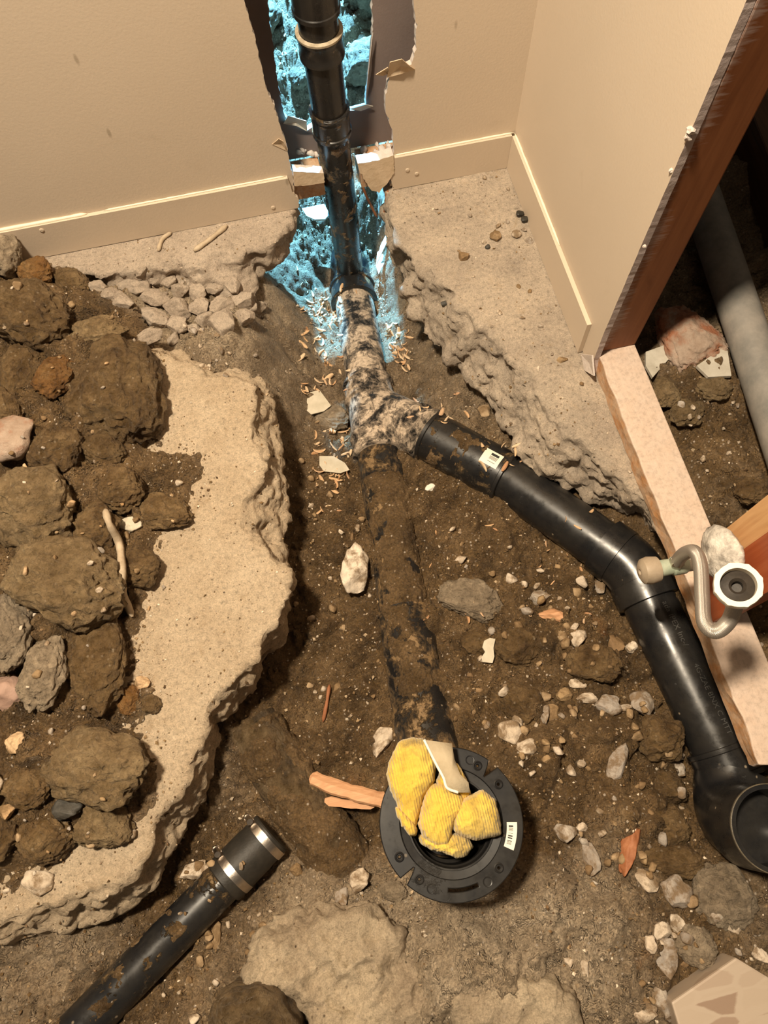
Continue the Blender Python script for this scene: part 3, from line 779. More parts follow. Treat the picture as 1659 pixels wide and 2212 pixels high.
# crumbly gypsum beads along the hole
# wall framing seen through the hole
def plank(name, b, parent, mats, bev=0.0015, fm=None, **kw):
    V, F = box(*b)
    me = make_mesh(name, V, F, False, mats, fm)
    bevel_mesh(me, bev)
    return link(name, me, parent, **kw)
xa = PY(702, 415, YW+.02)[0]; xb = PY(779, 395, YW+.02)[0]
plank('bottom_plate', (-1.3, xa, YW+.0125, YK-.001, 0, .038), wall_back, ['plate_side'], label='sawn bottom plate end left of the stack')
plank('bottom_plate', (xb, 0.4845, YW+.0125, YK-.001, 0, .038), wall_back, ['plate_side'], label='sawn bottom plate end right of the stack')
# drywall piece still stuck below the torn edge, right of the stack
pts = [wx(772,352,YB), wx(812,345,YB), wx(850,335,YB), wx(851,372,YB), wx(838,392,YB), wx(818,414,YB), wx(802,410,YB), wx(778,372,YB)]
sheet('plaster_patch', ragged(pts+[pts[0]], 0.005, 0.0016, 4)[:-1], YB-.002, YW+.0115, ['torn_paper', 'gypsum'], wall_back, label='crumbling plaster patch on the plate right of the stack')
pts = [wx(634,372,YB), wx(700,376,YB), wx(702,396,YB), wx(668,402,YB), wx(636,404,YB)]
sheet('plaster_patch', ragged(pts+[pts[0]], 0.005, 0.0012, 6)[:-1], YB+.002, YW+.0115, ['torn_paper', 'gypsum'], wall_back)

# baseboards
HB = PY(420, 424, YB)[2]
xl = PY(643, 440, YB)[0]; xr = PY(848, 380, YB)[0]
def base_back(x0, x1, jag0, jag1):
    o = [(x0, 0.0015), (x1, 0.0015)]
    if jag1: o += ragged([(x1, 0.0015), (x1+.004, .02), (x1-.006, .045), (x1-.010, HB)], .004, .0016, 8)[1:]
    else: o += [(x1, HB)]
    o += [(x0, HB)]
    if jag0: o = o[:-1] + ragged([(x0, HB), (x0+.003, .05), (x0-.004, .03), (x0+.002, .0015)], .004, .0016, 18)[:-1]
    return o
bb = sheet('baseboard_back', base_back(-1.3, xl, False, True), YB, YW-.0003, ['wall_paint', 'wall_paint'], kind='structure', label='tan painted baseboard left of the stack, broken off at the hole')
bb2 = sheet('baseboard_back', base_back(xr, XB, True, False), YB, YW-.0003, ['wall_paint', 'wall_paint'], kind='structure', label='tan painted baseboard between the stack and the corner')
def bead(name, p0, p1, parent, r=0.0022, mat='caulk'):
    n = max(4, int(np.linalg.norm(np.asarray(p1)-p0)/0.01))
    path = np.array([np.asarray(p0)+(np.asarray(p1)-p0)*k/n for k in range(n+1)])
    rr = r*(1+0.35*fbm(path, 45, 2, 3)); rr[0] = rr[-1] = r*0.3
    V, F = tube(path, rr, 8)
    return link(name, make_mesh(name, V, F, True, [mat]), parent)
bead('caulk_bead', np.array([PY(0,505,YB)[0]-.3, YW-.002, HB+.001]), np.array([PY(190,470,YB)[0], YW-.002, HB+.001]), bb, .0032)
bead('caulk_bead', np.array([PY(225,462,YB)[0], YW-.002, HB+.001]), np.array([xl-.012, YW-.002, HB+.001]), bb, .0016)
bead('caulk_bead', np.array([xr+.004, YW-.002, HB+.001]), np.array([XW-.002, YW-.002, HB+.001]), bb2, .0018)
# nail heads
for px, py, p in ((26,545,bb),(90,497,bb),(590,448,bb),(880,367,bb2),(900,375,bb2)):
    q = PY(px, py, YB); V, F = tube([(q[0],YB+.001,q[2]),(q[0],YB-.0012,q[2]),(q[0],YB-.0018,q[2])], [.004,.004,.0025], 14)
    link('nail_head', make_mesh('nail_head', V, F, False, ['wall_paint']), p)

# partition wall on the right
YE = PX(1283, 770, XW)[1]; ZE0 = PX(1283, 770, XW)[2]
YT = PX(1612, 0, XW)[1]; ZE1 = PX(1612, 0, XW)[2]
def ye(z): return YE + (YT-YE)*(z-ZE0)/(ZE1-ZE0)
print('partition end', YE, ZE0, YT, ZE1)
def sheet_x(name, outline, x0, x1, mats, parent=None, **kw):
    o = sheet(name, [(y, z) for y, z in outline], 0, 1, mats, parent, **kw)
    V, _ = mesh_arrays(o.data)
    set_co(o.data, np.c_[x0 + V[:,1]*(x1-x0), V[:,0], V[:,2]])
    bm = bmesh.new(); bm.from_mesh(o.data); bmesh.ops.recalc_face_normals(bm, faces=bm.faces); bm.to_mesh(o.data); bm.free()
    return o
edge = ragged([(ye(0)-.012, 0.004), (ye(.03)-.003, .03), (ye(.1), .1), (ye(.3), .3), (ye(.42)-.001, .42), (ye(1.2), 1.2)], .006, .0005, 12)
wall_right = sheet_x('wall_right', edge + [(ye(2.35), 2.35), (YW+.0, 2.35), (YW, 0.004)], XW, XW+.0105, ['wall_paint', 'gypsum_cut', 'paper_back'], kind='structure', label='tan painted partition wall sheet with a saw-cut end')
XS = XW+.0110
def stud(y0, y1, x0, x1, z0, z1, mats, parent, **kw):
    V, F = box(x0, x1, y0, y1, z0, z1, 4, 2, 30)
    me = make_mesh('stud', V, F, False, mats); bevel_mesh(me, .0025, 2)
    return link('stud', me, parent, **kw)
stud(YE+.006, YE+.044, XS, XS+.064, .0385, 2.35, ['stud_dust'], wall_right, label='reddish brown end stud dusted with gypsum')
stud(YW-.05, YW-.012, XS, XS+.064, .0385, 2.35, ['stud_wood'], wall_right)
# bottom plate of the partition
yb0 = PZ(1636, 1655, .038)[1]
V, F = box(XS-.002, XS+.064, yb0, YW-.001, 0, .038, 6, 90, 3)
V = np.array(V); s = fbm(V, 25, 3, 4)
lo = V[:,0] < XS
V[:,0] -= lo*(.004*np.clip(s, -1, 1)+.001); V[:,1] += (V[:,1] < yb0+.001)*0.006*fbm(V, 60, 2, 8)
fm = []
me = make_mesh('bottom_plate', V, F, False, ['plate_top', 'plate_side'])
me.polygons.foreach_set('material_index', np.array([0 if p.normal.z > .7 else 1 for p in me.polygons], np.int32))
bevel_mesh(me, .0022, 2)
link('bottom_plate', me, wall_right, label='wooden bottom plate spattered with white dust')
# stud standing at the valve
q0 = PZ(1538, 1345, .0385); q1 = PZ(1540, 1262, .0385)
stud(q0[1], q0[1]+.062, q0[0], q0[0]+.038, .0387, 2.35, ['red_wood'], wall_right, label='red-brown stud standing on the plate behind the supply hose')
stud(q0[1]+.0625, q0[1]+.1, q0[0]+.004, q0[0]+.042, .0387, 2.35, ['pale_wood'], wall_right, label='pale stud beside the red one')
# baseboard on the right wall
yre = PX(1250, 757, XB)[1]
br_ = sheet_x('baseboard_right', [(yre, .0015), (YB-.0003, .0015), (YB-.0003, HB), (yre+.004, HB)], XB, XW-.0003, ['wall_paint', 'wall_paint'], kind='structure', label='tan painted baseboard along the partition wall')
yk = PX(1203, 556, XW)[1]
bead('caulk_bead', np.array([XW-.002, YW-.004, HB+.001]), np.array([XW-.002, yk, HB+.001]), br_, .0022)
# crumbs of gypsum at the cut drywall end
for px, py, s in ((1493,282,.005),(1487,297,.0045),(1394,532,.0025),(1452,368,.003)):
    q = PX(px, py, XW)
    me = bpy.data.meshes.new('gypsum_crumb'); bm = bmesh.new(); bmesh.ops.create_icosphere(bm, subdivisions=2, radius=s); bm.to_mesh(me); bm.free()
    V, N = mesh_arrays(me); set_co(me, V*(1+.7*fbm(V, 220, 2, int(px)))[:,None]); me.materials.append(MATS['gypsum'])
    link('gypsum_crumb', me, wall_right, loc=(XW-.001, q[1], q[2]))
flap('torn_paper', [(1255,765,PX(1255,765,XB)[1]),(1278,768,PX(1278,768,XB)[1]),(1282,812,PX(1282,812,XB)[1]),(1262,800,PX(1262,800,XB)[1])], wall_right, 'gypsum', .003)

# ------------------------------------------------------------------ ABS drain system
drain = empty('drain_pipe', tuple(MB), 'black plastic drain line with stack, wye branch and round closet flange in the trench', 'drain pipe')
drain_inv = Matrix.Translation(Vector(MB)).inverted()
def part(name, VF, mats, parent=None, label=None, smoothf=True, uv=None, auto=35):
    me = make_mesh(name, VF[0], VF[1], smoothf, mats, uv=uv)
    if auto and smoothf:
        bm = bmesh.new(); bm.from_mesh(me)
        for e in bm.edges:
            if len(e.link_faces) == 2 and e.calc_face_angle(0) > math.radians(auto): e.smooth = False
        bm.to_mesh(me); bm.free()
    o = link(name, me, parent or drain, label=label)
    if parent is None: o.matrix_parent_inverse = drain_inv
    return o
def along(A, B, d): A = np.asarray(A); B = np.asarray(B); return A + (B-A)/np.linalg.norm(B-A)*d
def hub_profile(A, B, r, lip=.0035, lipw=.007):
    """socket from A to B with raised lips at both ends"""
    L = np.linalg.norm(np.asarray(B)-A)
    ds = [0, .0008, lipw, lipw+.0015, L-lipw-.0015, L-lipw, L-.0008, L]
    rs = [r+lip-.0012, r+lip, r+lip, r, r, r+lip, r+lip, r+lip-.0012]
    return np.array([along(A, B, d) for d in ds]), rs
def crust(name, A, B, R, mat, seed, a0=-1.9, a1=1.9, thick=.006, bias=0.0, n=160, m=70, parent=None, freq=26, swell=None):
    """mud stuck on a pipe: a shell that dips under the pipe wall where there is none"""
    A = np.asarray(A); B = np.asarray(B); T = (B-A)/np.linalg.norm(B-A)
    up = np.array([0,0,1.0]); U = up - T*up.dot(T); U /= np.linalg.norm(U); S = np.cross(T, U)
    u, v = np.meshgrid(np.linspace(0, 1, n), np.linspace(0, 1, m), indexing='ij')
    an = a0 + (a1-a0)*v
    dirv = np.cos(an)[...,None]*U + np.sin(an)[...,None]*S
    base = A + u[...,None]*(B-A)
    P = (base + dirv*R).reshape(-1, 3)
    th = fbm(P, freq, 4, seed) + bias
    edge = np.minimum(sstep(0, .06, u)*sstep(1, .94, u), sstep(0, .1, v)*sstep(1, .9, v)).ravel()
    if swell is not None: th = th + swell(u.ravel(), v.ravel())
    r = np.where(th > 0, thick*np.minimum(th, 1.2)*1.0, -.004) + .0016*fbm(P, 130, 2, seed+3)*(th > 0)
    r = r*edge - .004*(1-edge)
    V = P + dirv.reshape(-1, 3)*r[:,None]
    k = np.arange(n*m).reshape(n, m)
    F = np.stack([k[:-1,:-1].ravel(), k[1:,:-1].ravel(), k[1:,1:].ravel(), k[:-1,1:].ravel()], 1)
    dryv = np.full(len(V), .12)
    me = make_mesh(name, V, F, True, [mat], attrs={'dry': ('FLOAT', dryv)} if mat == 'soil' else None)
    o = link(name, me, parent or drain)
    if parent is None: o.matrix_parent_inverse = drain_inv
    return o
# main line
W0 = main_pt(786, 832); W1 = main_pt(828, 985)     # wye hub ends
T0 = main_pt(768, 655)
MT = (MB-MA)/np.linalg.norm(MB-MA)
def on_main(p): return MA + MT*((p-MA).dot(MT))
W0, W1, T0 = on_main(W0), on_main(W1), on_main(T0)
S0 = T0 - MT*0.20     # far end of the tee
part('main_pipe', tube([MA, S0+MT*.02], R3), ['abs_dusty'])
part('main_pipe', tube([T0-MT*.01, W0+MT*.02], R3), ['abs_dusty'])
part('main_pipe', tube([W1-MT*.02, MB], R3), ['abs_muddy'], label='mud-covered length of main pipe')
Pm = main_pt(893, 1320); Pm = on_main(Pm)
part('coupling', tube(*hub_profile(Pm, MB - MT*0.0, R3+.003, .002)), ['abs_muddy'])
crust('mud_crust', W1+MT*.05, MB-MT*.01, R3+.001, 'soil', 5, a0=-1.25, a1=1.05, bias=.30, thick=.008, n=260, m=90)
# wye
br_j = on_main(main_pt(808, 880))
B1 = PZ(918, 940, -.185); B2 = PZ(1095, 1033, -.155)
bd = (B1-br_j)/np.linalg.norm(B1-br_j)
B1 = PZ(905, 930, -.187)
wy = join([tube(*hub_profile(W0, W0+MT*.05, R3+.006)), tube([W0+MT*.04, W1-MT*.04], R3+.0045), tube(*hub_profile(W1-MT*.05, W1, R3+.006)),
           tube([br_j, B1], R3+.0045), tube(*hub_profile(along(br_j, B1, np.linalg.norm(B1-br_j)-.012), B1+bd*.03, R3+.006))])
part('wye_fitting', wy, ['abs_dusty'], label='dusty wye fitting splitting off the branch')
# branch
Bd2 = (B2-B1)/np.linalg.norm(B2-B1)
Q1 = PZ(1300, 1172, -.112); Q2 = PZ(1425, 1345, -.108); F1 = PZ(1553, 1612, -.108)
d1 = (Q1-B2)/np.linalg.norm(Q1-B2); d2 = (F1-Q2)/np.linalg.norm(F1-Q2)
A_ = np.array([d1[:2], -d2[:2]]).T; tt = np.linalg.solve(A_, (Q2-B2)[:2])
EC = B2 + d1*tt[0]; EC[2] = -.110
d1 = (EC-B2)/np.linalg.norm(EC-B2); d2 = (F1-EC)/np.linalg.norm(F1-EC)
E1 = EC-d1*.062; E2 = EC+d2*.066
part('coupling', tube(*hub_profile(B1+bd*.028, B2, R3+.0045, .0025)), ['abs_specked'], label='long black coupling with a paper barcode sticker')
part('branch_pipe', tube([B2-d1*.02, E1+d1*.02], R3, 64), ['abs_clean'])
part('elbow', join([tube([E1, E1+d1*.001, E1+d1*.036, E1+d1*.0375], [R3+.002, R3+.0075, R3+.0075, R3+.003], 64),
                    tube(arc_path(E1+d1*.036, EC, E2-d2*.036, 14), R3+.0055, 64),
                    tube([E2-d2*.0375, E2-d2*.036, E2-d2*.001, E2], [R3+.003, R3+.0075, R3+.0075, R3+.002], 64)]), ['abs_clean'])
part('branch_pipe', tube([E2-d2*.02, F1+d2*.02], R3, 64), ['abs_clean'], label='glossy black branch pipe tucked under the wooden plate')
# riser elbow at the right edge
RX = PZ(1672, 1790, .045); RB = np.array([RX[0], RX[1], -.108])
F2 = F1+d2*.05
RB[:2] = (RB[:2]+ (F1+d2*np.linalg.norm(RB-F1))[:2])/2 if np.linalg.norm((F1+d2*np.linalg.norm(RB-F1))[:2]-RB[:2]) < .02 else RB[:2]
up = np.array([0,0,1.0])
part('elbow', join([tube(*hub_profile(F1, F2, R3+.006, .0015)), tube(arc_path(F2-d2*.01, RB, RB+up*.09, 16), R3+.008, 56)]), ['abs_clean'], label='black elbow turning up at the end of the branch')
part('riser_hub', tube([RB+up*.075, RB+up*.077, RX-up*.004, RX, RX, RX-up*.07], [R3+.008, R3+.011, R3+.011, R3+.010, R3+.004, R3+.002], 64, False, True), ['abs_clean'], label='open riser socket')
part('solvent_or_highlight_ring', tube([RX-up*.002, RX+up*.0005, RX+up*.0012], [R3+.0112, R3+.0110, R3+.0098], 64, False, False), ['rim_highlight'])  # added ring, its paler colour stands for a highlight on the socket rim
# stack: vertical 2 inch pipe in the wall, into the tee
R2 = .0300
SX = PY(757, 590, YW+.046)
stk = np.array([SX[0], SX[1]])
def stack_pt(z):
    # leans a little as in the photo
    top = PY(686, 40, YW+.030)
    u = (z-SX[2])/(top[2]-SX[2]); return np.array([SX[0]+(top[0]-SX[0])*u, SX[1]+(top[1]-SX[1])*u, z])
def stack_z(py):
    lo, hi = -.4, 1.2
    for _ in range(40):
        m = (lo+hi)/2; p = stack_pt(m); v = CM.T @ (p-CO); y = IH/2 - FPX*v[1]/-v[2]
        if y > py: lo = m
        else: hi = m
    return lo
zt = stack_z(598); z1 = stack_z(262); z2 = stack_z(232); zc0 = stack_z(118); zc1 = stack_z(66)
part('stack_pipe', tube([stack_pt(zt-.015), stack_pt(z1+.005)], R2, 48), ['abs_stack'], label='muddy lower length of the stack')
part('coupling', tube(*hub_profile(stack_pt(stack_z(285)), stack_pt(z2), R2+.004, .002)), ['abs_stack'])
part('stack_pipe', tube([stack_pt(z2-.01), stack_pt(zc0+.01)], R2+.001, 48), ['abs_clean'])
part('coupling', tube(*hub_profile(stack_pt(zc0), stack_pt(zc1), R2+.006, .001)), ['abs_clean'])
part('stack_pipe', tube([stack_pt(zc1-.01), stack_pt(2.3)], R2+.0015, 48), ['abs_clean'])
ring = tube([stack_pt(zc1-.002), stack_pt(zc1+.0015), stack_pt(zc1+.003)], [R2+.0075, R2+.0078, R2+.002], 48, False, False)
part('solvent_or_highlight_ring', ring, ['solvent_or_highlight_ring'])
part('coupling', tube(*hub_profile(stack_pt(stack_z(22)), stack_pt(stack_z(22)+.09), R2+.006, .0015)), ['abs_clean'])
ring = tube([stack_pt(zt-.003), stack_pt(zt+.0015), stack_pt(zt+.003)], [R2+.0085, R2+.0085, R2+.001], 48, False, False)
part('solvent_or_highlight_ring', ring, ['solvent_or_highlight_ring'])
TJ = on_main(np.array([SX[0], SX[1], -.2])) + MT*.03
tee = join([tube(*hub_profile(S0, S0+MT*.05, R3+.006)), tube([S0+MT*.04, T0-MT*.04], R3+.0045, 48), tube(*hub_profile(T0-MT*.05, T0, R3+.006)),
            tube([TJ, stack_pt(zt-.055)], R2+.0045, 48), tube(*hub_profile(stack_pt(zt-.06), stack_pt(zt), R2+.0065, .001))])
part('tee_fitting', tee, ['abs_stack'], label='tee fitting taking the stack into the main pipe')
crust('mud_crust', stack_pt(zt+.02), stack_pt(z1-.02), R2, 'soil', 15, a0=-3.1, a1=3.1, bias=-.18, thick=.004, n=150, m=110, freq=34)

# closet bend, riser and flange
FC = PZ(974, 1776, .075)
FL = np.array([FC[0], FC[1], FC[2]])
RBm = np.array([FL[0], FL[1], main_z(FL[1])+.01])
rb = arc_path(MB, RBm, RBm+np.array([0,0,.11]), 14)
part('closet_bend', join([tube(rb, R3+.005, 40, True, False), tube([RBm+np.array([0,0,.09]), FL-np.array([0,0,.006])], R3+.008, 48, False, False)]), ['abs_muddy'])
# flange ring: flat curve with real holes
RO = .0905
def circ(cx, cy, r, n=24): return [(cx+r*math.cos(2*math.pi*k/n), cy+r*math.sin(2*math.pi*k/n)) for k in range(n)]
def img_ang(px, py):
    p = PZ(px, py, FL[2]); return math.atan2(p[1]-FL[1], p[0]-FL[0])
notchA = img_ang(872, 1900); notchB = img_ang(1065, 1650)
outer = []
k = 0
N = 180
for k in range(N):
    a = -math.pi + 2*math.pi*(k+.5)/N
    rr = RO
    for na in (notchA, notchB):
        d = (a-na+math.pi) % (2*math.pi) - math.pi
        if abs(d) < .055: rr = RO - .021*math.sqrt(max(0, 1-(d/.055)**2))**.5
    outer.append((rr*math.cos(a), rr*math.sin(a)))
loops = [outer, circ(0, 0, .0665, 96)]
hole_px = [(1035,1646),(1081,1690),(857,1854),(903,1902),(1077,1875)]
holes = []
for px, py in hole_px:
    a = img_ang(px, py); holes.append((.0775*math.cos(a), .0775*math.sin(a)))
for hx, hy in holes: loops.append(circ(hx, hy, .0028, 16))
def arc_slot(a0, a1, r0, r1, n=14):
    A = np.linspace(a0, a1, n)
    return [(r1*math.cos(a), r1*math.sin(a)) for a in A] + [(r0*math.cos(a), r0*math.sin(a)) for a in A[::-1]]
sa = img_ang(1000, 1920)
loops.append(arc_slot(sa-.26, sa+.26, .0742, .0805))
sb = img_ang(830, 1700)
me = flat_curve(loops, .0022, .0012)
me.materials.clear(); me.materials.append(MATS['abs_flange'])
flange = link('closet_flange', me, drain, label='round black closet flange with slots and a barcode sticker')
flange.location = tuple(FL - MB + np.array([0,0,.004]))
flange.rotation_euler = (math.radians(-2), math.radians(1.5), 0)
def lathe(prof, segs=96):
    V = []; F = []
    for r, z in prof:
        V += [(r*math.cos(2*math.pi*k/segs), r*math.sin(2*math.pi*k/segs), z) for k in range(segs)]
    for i in range(len(prof)-1):
        for k in range(segs):
            q = (k+1) % segs
            F.append((i*segs+k, i*segs+q, (i+1)*segs+q, (i+1)*segs+k))
    return V, F
def sub(name, VF, mats, auto=30, **kw):
    me = make_mesh(name, VF[0], VF[1], True, mats, uv=kw.pop('uv', None))
    bm = bmesh.new(); bm.from_mesh(me)
    for e in bm.edges:
        if len(e.link_faces) == 2 and e.calc_face_angle(0) > math.radians(auto): e.smooth = False
    bm.to_mesh(me); bm.free()
    return link(name, me, flange, **kw)
sub('throat', lathe([(.067,-.004),(.067,.0015),(.0655,.004),(.0655,.0005),(.0560,-.0005),(.0555,.002),(.0535,.002),(.0525,-.002),(.0515,-.006),(.0495,-.008),(.0490,-.055),(.045,-.058),(.0445,-.12),(.002,-.121)]), ['abs_flange'])
for hx, hy in holes:
    o = sub('screw_hole', lathe([(.0032,.0028),(.0048,.0036),(.0062,.0030),(.0066,.0022)], 24), ['abs_flange'])
    o.location = (hx, hy, .0006)
for a in (img_ang(1018, 1632), img_ang(930, 1922), img_ang(1053, 1906)):
    o = sub('moulded_dimple', lathe([(.001,.0012),(.0032,.0014),(.0046,.0030),(.0056,.0032),(.0064,.0024)], 24), ['abs_flange'])
    o.location = (.0800*math.cos(a), .0800*math.sin(a), .0006)
# barcode sticker on the flange rim
def sticker(a0, a1, r0, r1, z):
    n = 14; V = []; UV = []; F = []
    for i in range(n):
        u = i/(n-1); a = a0+(a1-a0)*u
        V += [(r0*math.cos(a), r0*math.sin(a), z), (r1*math.cos(a), r1*math.sin(a), z)]; UV += [(u, 0), (u, 1)]
    for i in range(n-1): F.append((2*i, 2*i+1, 2*i+3, 2*i+2))
    return V, F, UV
a0 = img_ang(1113, 1776); a1 = img_ang(1110, 1838)
V, F, UV = sticker(a0, a1, .0835, .0705, .0038)
sub('barcode_sticker', (V, F), ['barcode'], uv=UV, label='small cream barcode sticker')
# sticker on the branch coupling
def pipe_sticker(A, B, R, s0, s1, c, w, parent, name, mat):
    T = (B-A)/np.linalg.norm(B-A); U = np.array([0,0,1.0]); U = U-T*U.dot(T); U /= np.linalg.norm(U); S = np.cross(T, U)
    V = []; UV = []; F = []; n, m = 6, 12
    for i in range(n):
        for j in range(m):
            an = c + w*(j/(m-1)-.5); d = s0+(s1-s0)*i/(n-1)
            V.append(A+T*d+(U*math.cos(an)+S*math.sin(an))*R); UV.append((j/(m-1), i/(n-1)))
    for i in range(n-1):
        for j in range(m-1): F.append((i*m+j, i*m+j+1, (i+1)*m+j+1, (i+1)*m+j))
    return part(name, (V, F), [mat], label='torn white paper barcode sticker', uv=UV)
Lb = np.linalg.norm(B2-B1)
pipe_sticker(B1+bd*.028, B2, R3+.0056, Lb-.028-.050, Lb-.028-.014, .05, .60, None, 'barcode_sticker', 'barcode_small')
crust('mud_crust', B1+bd*.028, B2, R3+.0045, 'soil', 33, a0=-2.2, a1=2.2, bias=-.22, thick=.005, n=120, m=80)
# lettering on the glossy branch pipe
def pipe_text(txt, A, B, R, start, c, size, mat, sgn=1):
    cu = bpy.data.curves.new('t', 'FONT'); cu.body = txt; cu.size = size; cu.resolution_u = 3
    o = bpy.data.objects.new('t', cu); COL.objects.link(o)
    dg = bpy.context.evaluated_depsgraph_get(); dg.update()
    me = bpy.data.meshes.new_from_object(o.evaluated_get(dg)); bpy.data.objects.remove(o)
    V, _ = mesh_arrays(me)
    T = (B-A)/np.linalg.norm(B-A); U = np.array([0,0,1.0]); U = U-T*U.dot(T); U /= np.linalg.norm(U); S = np.cross(T, U)
    out = []
    for x, y, z in V:
        an = c + sgn*y/R
        out.append(A+T*(start+x)+(U*math.cos(an)+S*math.sin(an))*R)
    set_co(me, np.array(out)); me.materials.clear(); me.materials.append(MATS[mat])
    ob = link('pipe_lettering', me, drain); ob.matrix_parent_inverse = drain_inv
    return ob
tdir = (F1-E2)/np.linalg.norm(F1-E2)
# choose the side that faces the plate (+X)
_U = np.array([0,0,1.0]); _U -= tdir*_U.dot(tdir); _S = np.cross(tdir, _U)
sg = 1 if _S[0] > 0 else -1
pipe_text('ada IPEX Inc-/', E2, F1, R3+.0004, .012, sg*.02, .0135, 'print_grey', sg)
pipe_text('4G-ZAE BNX C MTT', E2, F1, R3+.0004, .118, sg*.05, .0125, 'print_grey', sg)

# ------------------------------------------------------------------ old pipe and side drain
OA = PZ(568, 1610, -.145); OB = PZ(786, 1935, -.155)
OA = along(OA, OB, -.04)
old = empty('old_iron_pipe', tuple((OA+OB)/2), 'old iron pipe caked in wet brown mud near the flange', 'pipe')
oinv = Matrix.Translation(Vector((OA+OB)/2)).inverted()
def opart(name, VF, mats, inv, parent, **kw):
    o = part(name, VF, mats, parent, **kw); o.matrix_parent_inverse = inv; return o
RO4 = .046
opart('pipe_barrel', tube(np.linspace(OA, OB, 40), RO4, 64), ['old_pipe'], oinv, old)
c_ = crust('mud_crust', OA, OB, RO4, 'soil', 44, bias=.25, thick=.009, parent=old, n=170, m=90); c_.matrix_parent_inverse = oinv
CA = PZ(592, 1838, -.115); CB = PZ(478, 1908, -.105)
DA = PZ(505, 1882, -.105); DB = PZ(190, 2205, -.085)
side = empty('side_drain', tuple(CA), 'muddy black side pipe clamped to the old iron pipe with a rubber coupling', 'drain pipe')
sinv = Matrix.Translation(Vector(CA)).inverted()
DB = along(DA, DB, np.linalg.norm(DB-DA)+.15)
RD = .0305
opart('pipe', tube(np.linspace(DA, DB, 30), RD, 56), ['abs_specked'], sinv, side)
CB = along(DA, DB, .02); CA = along(DA, DB, -.075)
opart('rubber_coupling', tube([CA, along(CA, CB, .002), along(CA, CB, .03), along(CA, CB, .034), along(CA, CB, np.linalg.norm(CB-CA)-.002), CB], [.033,.0345,.0345,.0352,.0352,.0335], 56), ['rubber'], sinv, side, label='black rubber sleeve between the two clamps')
for d in (.012, .074):
    c0 = along(CA, CB, d-.006); c1 = along(CA, CB, d+.006)
    cl = opart('hose_clamp', tube([c0, c0, c1, c1], [.0345,.0362,.0362,.0345], 56), ['clamp_steel'], sinv, side, label='stainless steel worm clamp')
    T = (c1-c0)/np.linalg.norm(c1-c0); U = np.array([0,0,1.0]); U -= T*U.dot(T); U /= np.linalg.norm(U); S = np.cross(T, U)
    sg2 = -1 if S[0] > 0 else 1
    base = (c0+c1)/2 + (U*.45+S*sg2*.9)/np.linalg.norm(U*.45+S*sg2*.9)*.040
    ax = np.cross(T, (base-(c0+c1)/2)); ax /= np.linalg.norm(ax)
    sc = opart('clamp_screw', join([tube([base-ax*.010, base+ax*.010], .0045, 12), tube([base+ax*.010, base+ax*.014], .0058, 6)]), ['clamp_steel'], sinv, cl)
    sc.matrix_parent_inverse = Matrix.Identity(4)
crust2 = crust('mud_crust', DA, DB, RD, 'soil', 52, a0=-.6, a1=2.6, bias=-.12, thick=.004, parent=side, n=200, m=70, freq=30); crust2.matrix_parent_inverse = sinv

# ------------------------------------------------------------------ supply valve and hose
VZ = PX(1555, 1205, XW)
VC = np.array([XW-.004, VZ[1], VZ[2]])
valve = empty('supply_valve', tuple(VC), 'toilet supply valve with braided hose and white plastic nut above the plate', 'valve')
vinv = Matrix.Translation(Vector(VC)).inverted()
zv = VC[2]
def vp(px, py, z): return PZ(px, py, z)
kx = PZ(1398, 1233, zv); bxp = PZ(1440, 1225, zv); st = VC
axis = (kx-st)/np.linalg.norm(kx-st)
def vpart(name, VF, mats, **kw): return opart(name, VF, mats, vinv, valve, **kw)
# plaster-smeared escutcheon
eo = [(.012,.012),(.012,.030),(.011,.036),(.006,.0395),(.0,.040),(-.004,.038),(-.008,.033),(-.011,.026),(-.014,.018),(-.016,.010)]
V, F = tube([st+np.array([x_, 0, .012]) for x_, r_ in eo], [r_ for x_, r_ in eo], 72)
V = np.array(V); V += (V-st)/np.linalg.norm(V-st, axis=1)[:,None]*(.005*fbm(V, 55, 4, 3))[:,None]
vpart('escutcheon', (V, F), ['plaster'], label='wall plate smeared with white plaster', auto=60)
vpart('stub_pipe', tube([st, st+axis*.045], [.0105,.0105], 28), ['plaster'])
dK = np.linalg.norm(kx-st)
vpart('valve_body', tube([st+axis*.04, st+axis*.045, st+axis*.06, st+axis*.062, st+axis*(dK-.016), st+axis*(dK-.014)], [.010,.0125,.0125,.0105,.0112,.008], 28), ['brass_patina'], label='green patinated brass valve body')
vpart('knob', tube([st+axis*(dK-.016), st+axis*(dK-.014), st+axis*(dK-.002), st+axis*(dK+.006), st+axis*(dK+.010), st+axis*(dK+.010), st+axis*(dK+.006)], [.010,.0165,.0185,.0165,.010,.004,.0035], 28), ['knob_plastic'], label='round tan valve knob')
o0 = st+axis*(dK-.040)
oc = PZ(1462, 1212, zv+.02)
vpart('compression_nut', tube([o0, o0+(oc-o0)*.5, oc, oc+(oc-o0)*.3], [.009,.0095,.0095,.007], 6), ['nickel'], smoothf=False)
hz = zv
hose = catmull([o0+(oc-o0)*.9, PZ(1478, 1196, hz+.050), PZ(1500, 1192, hz+.075), PZ(1513, 1222, hz+.085), PZ(1517, 1290, hz+.095), PZ(1522, 1345, hz+.105), PZ(1546, 1364, hz+.115), PZ(1574, 1342, hz+.13), PZ(1588, 1306, hz+.15), PZ(1594, 1276, hz+.163)], 10)
V, F, UV = tube(hose, .0085, 20, True, True, True)
vpart('braided_hose', (V, F), ['braided_steel'], uv=UV, label='braided steel supply hose', auto=80)
NC = PZ(1592, 1268, hz+.185)
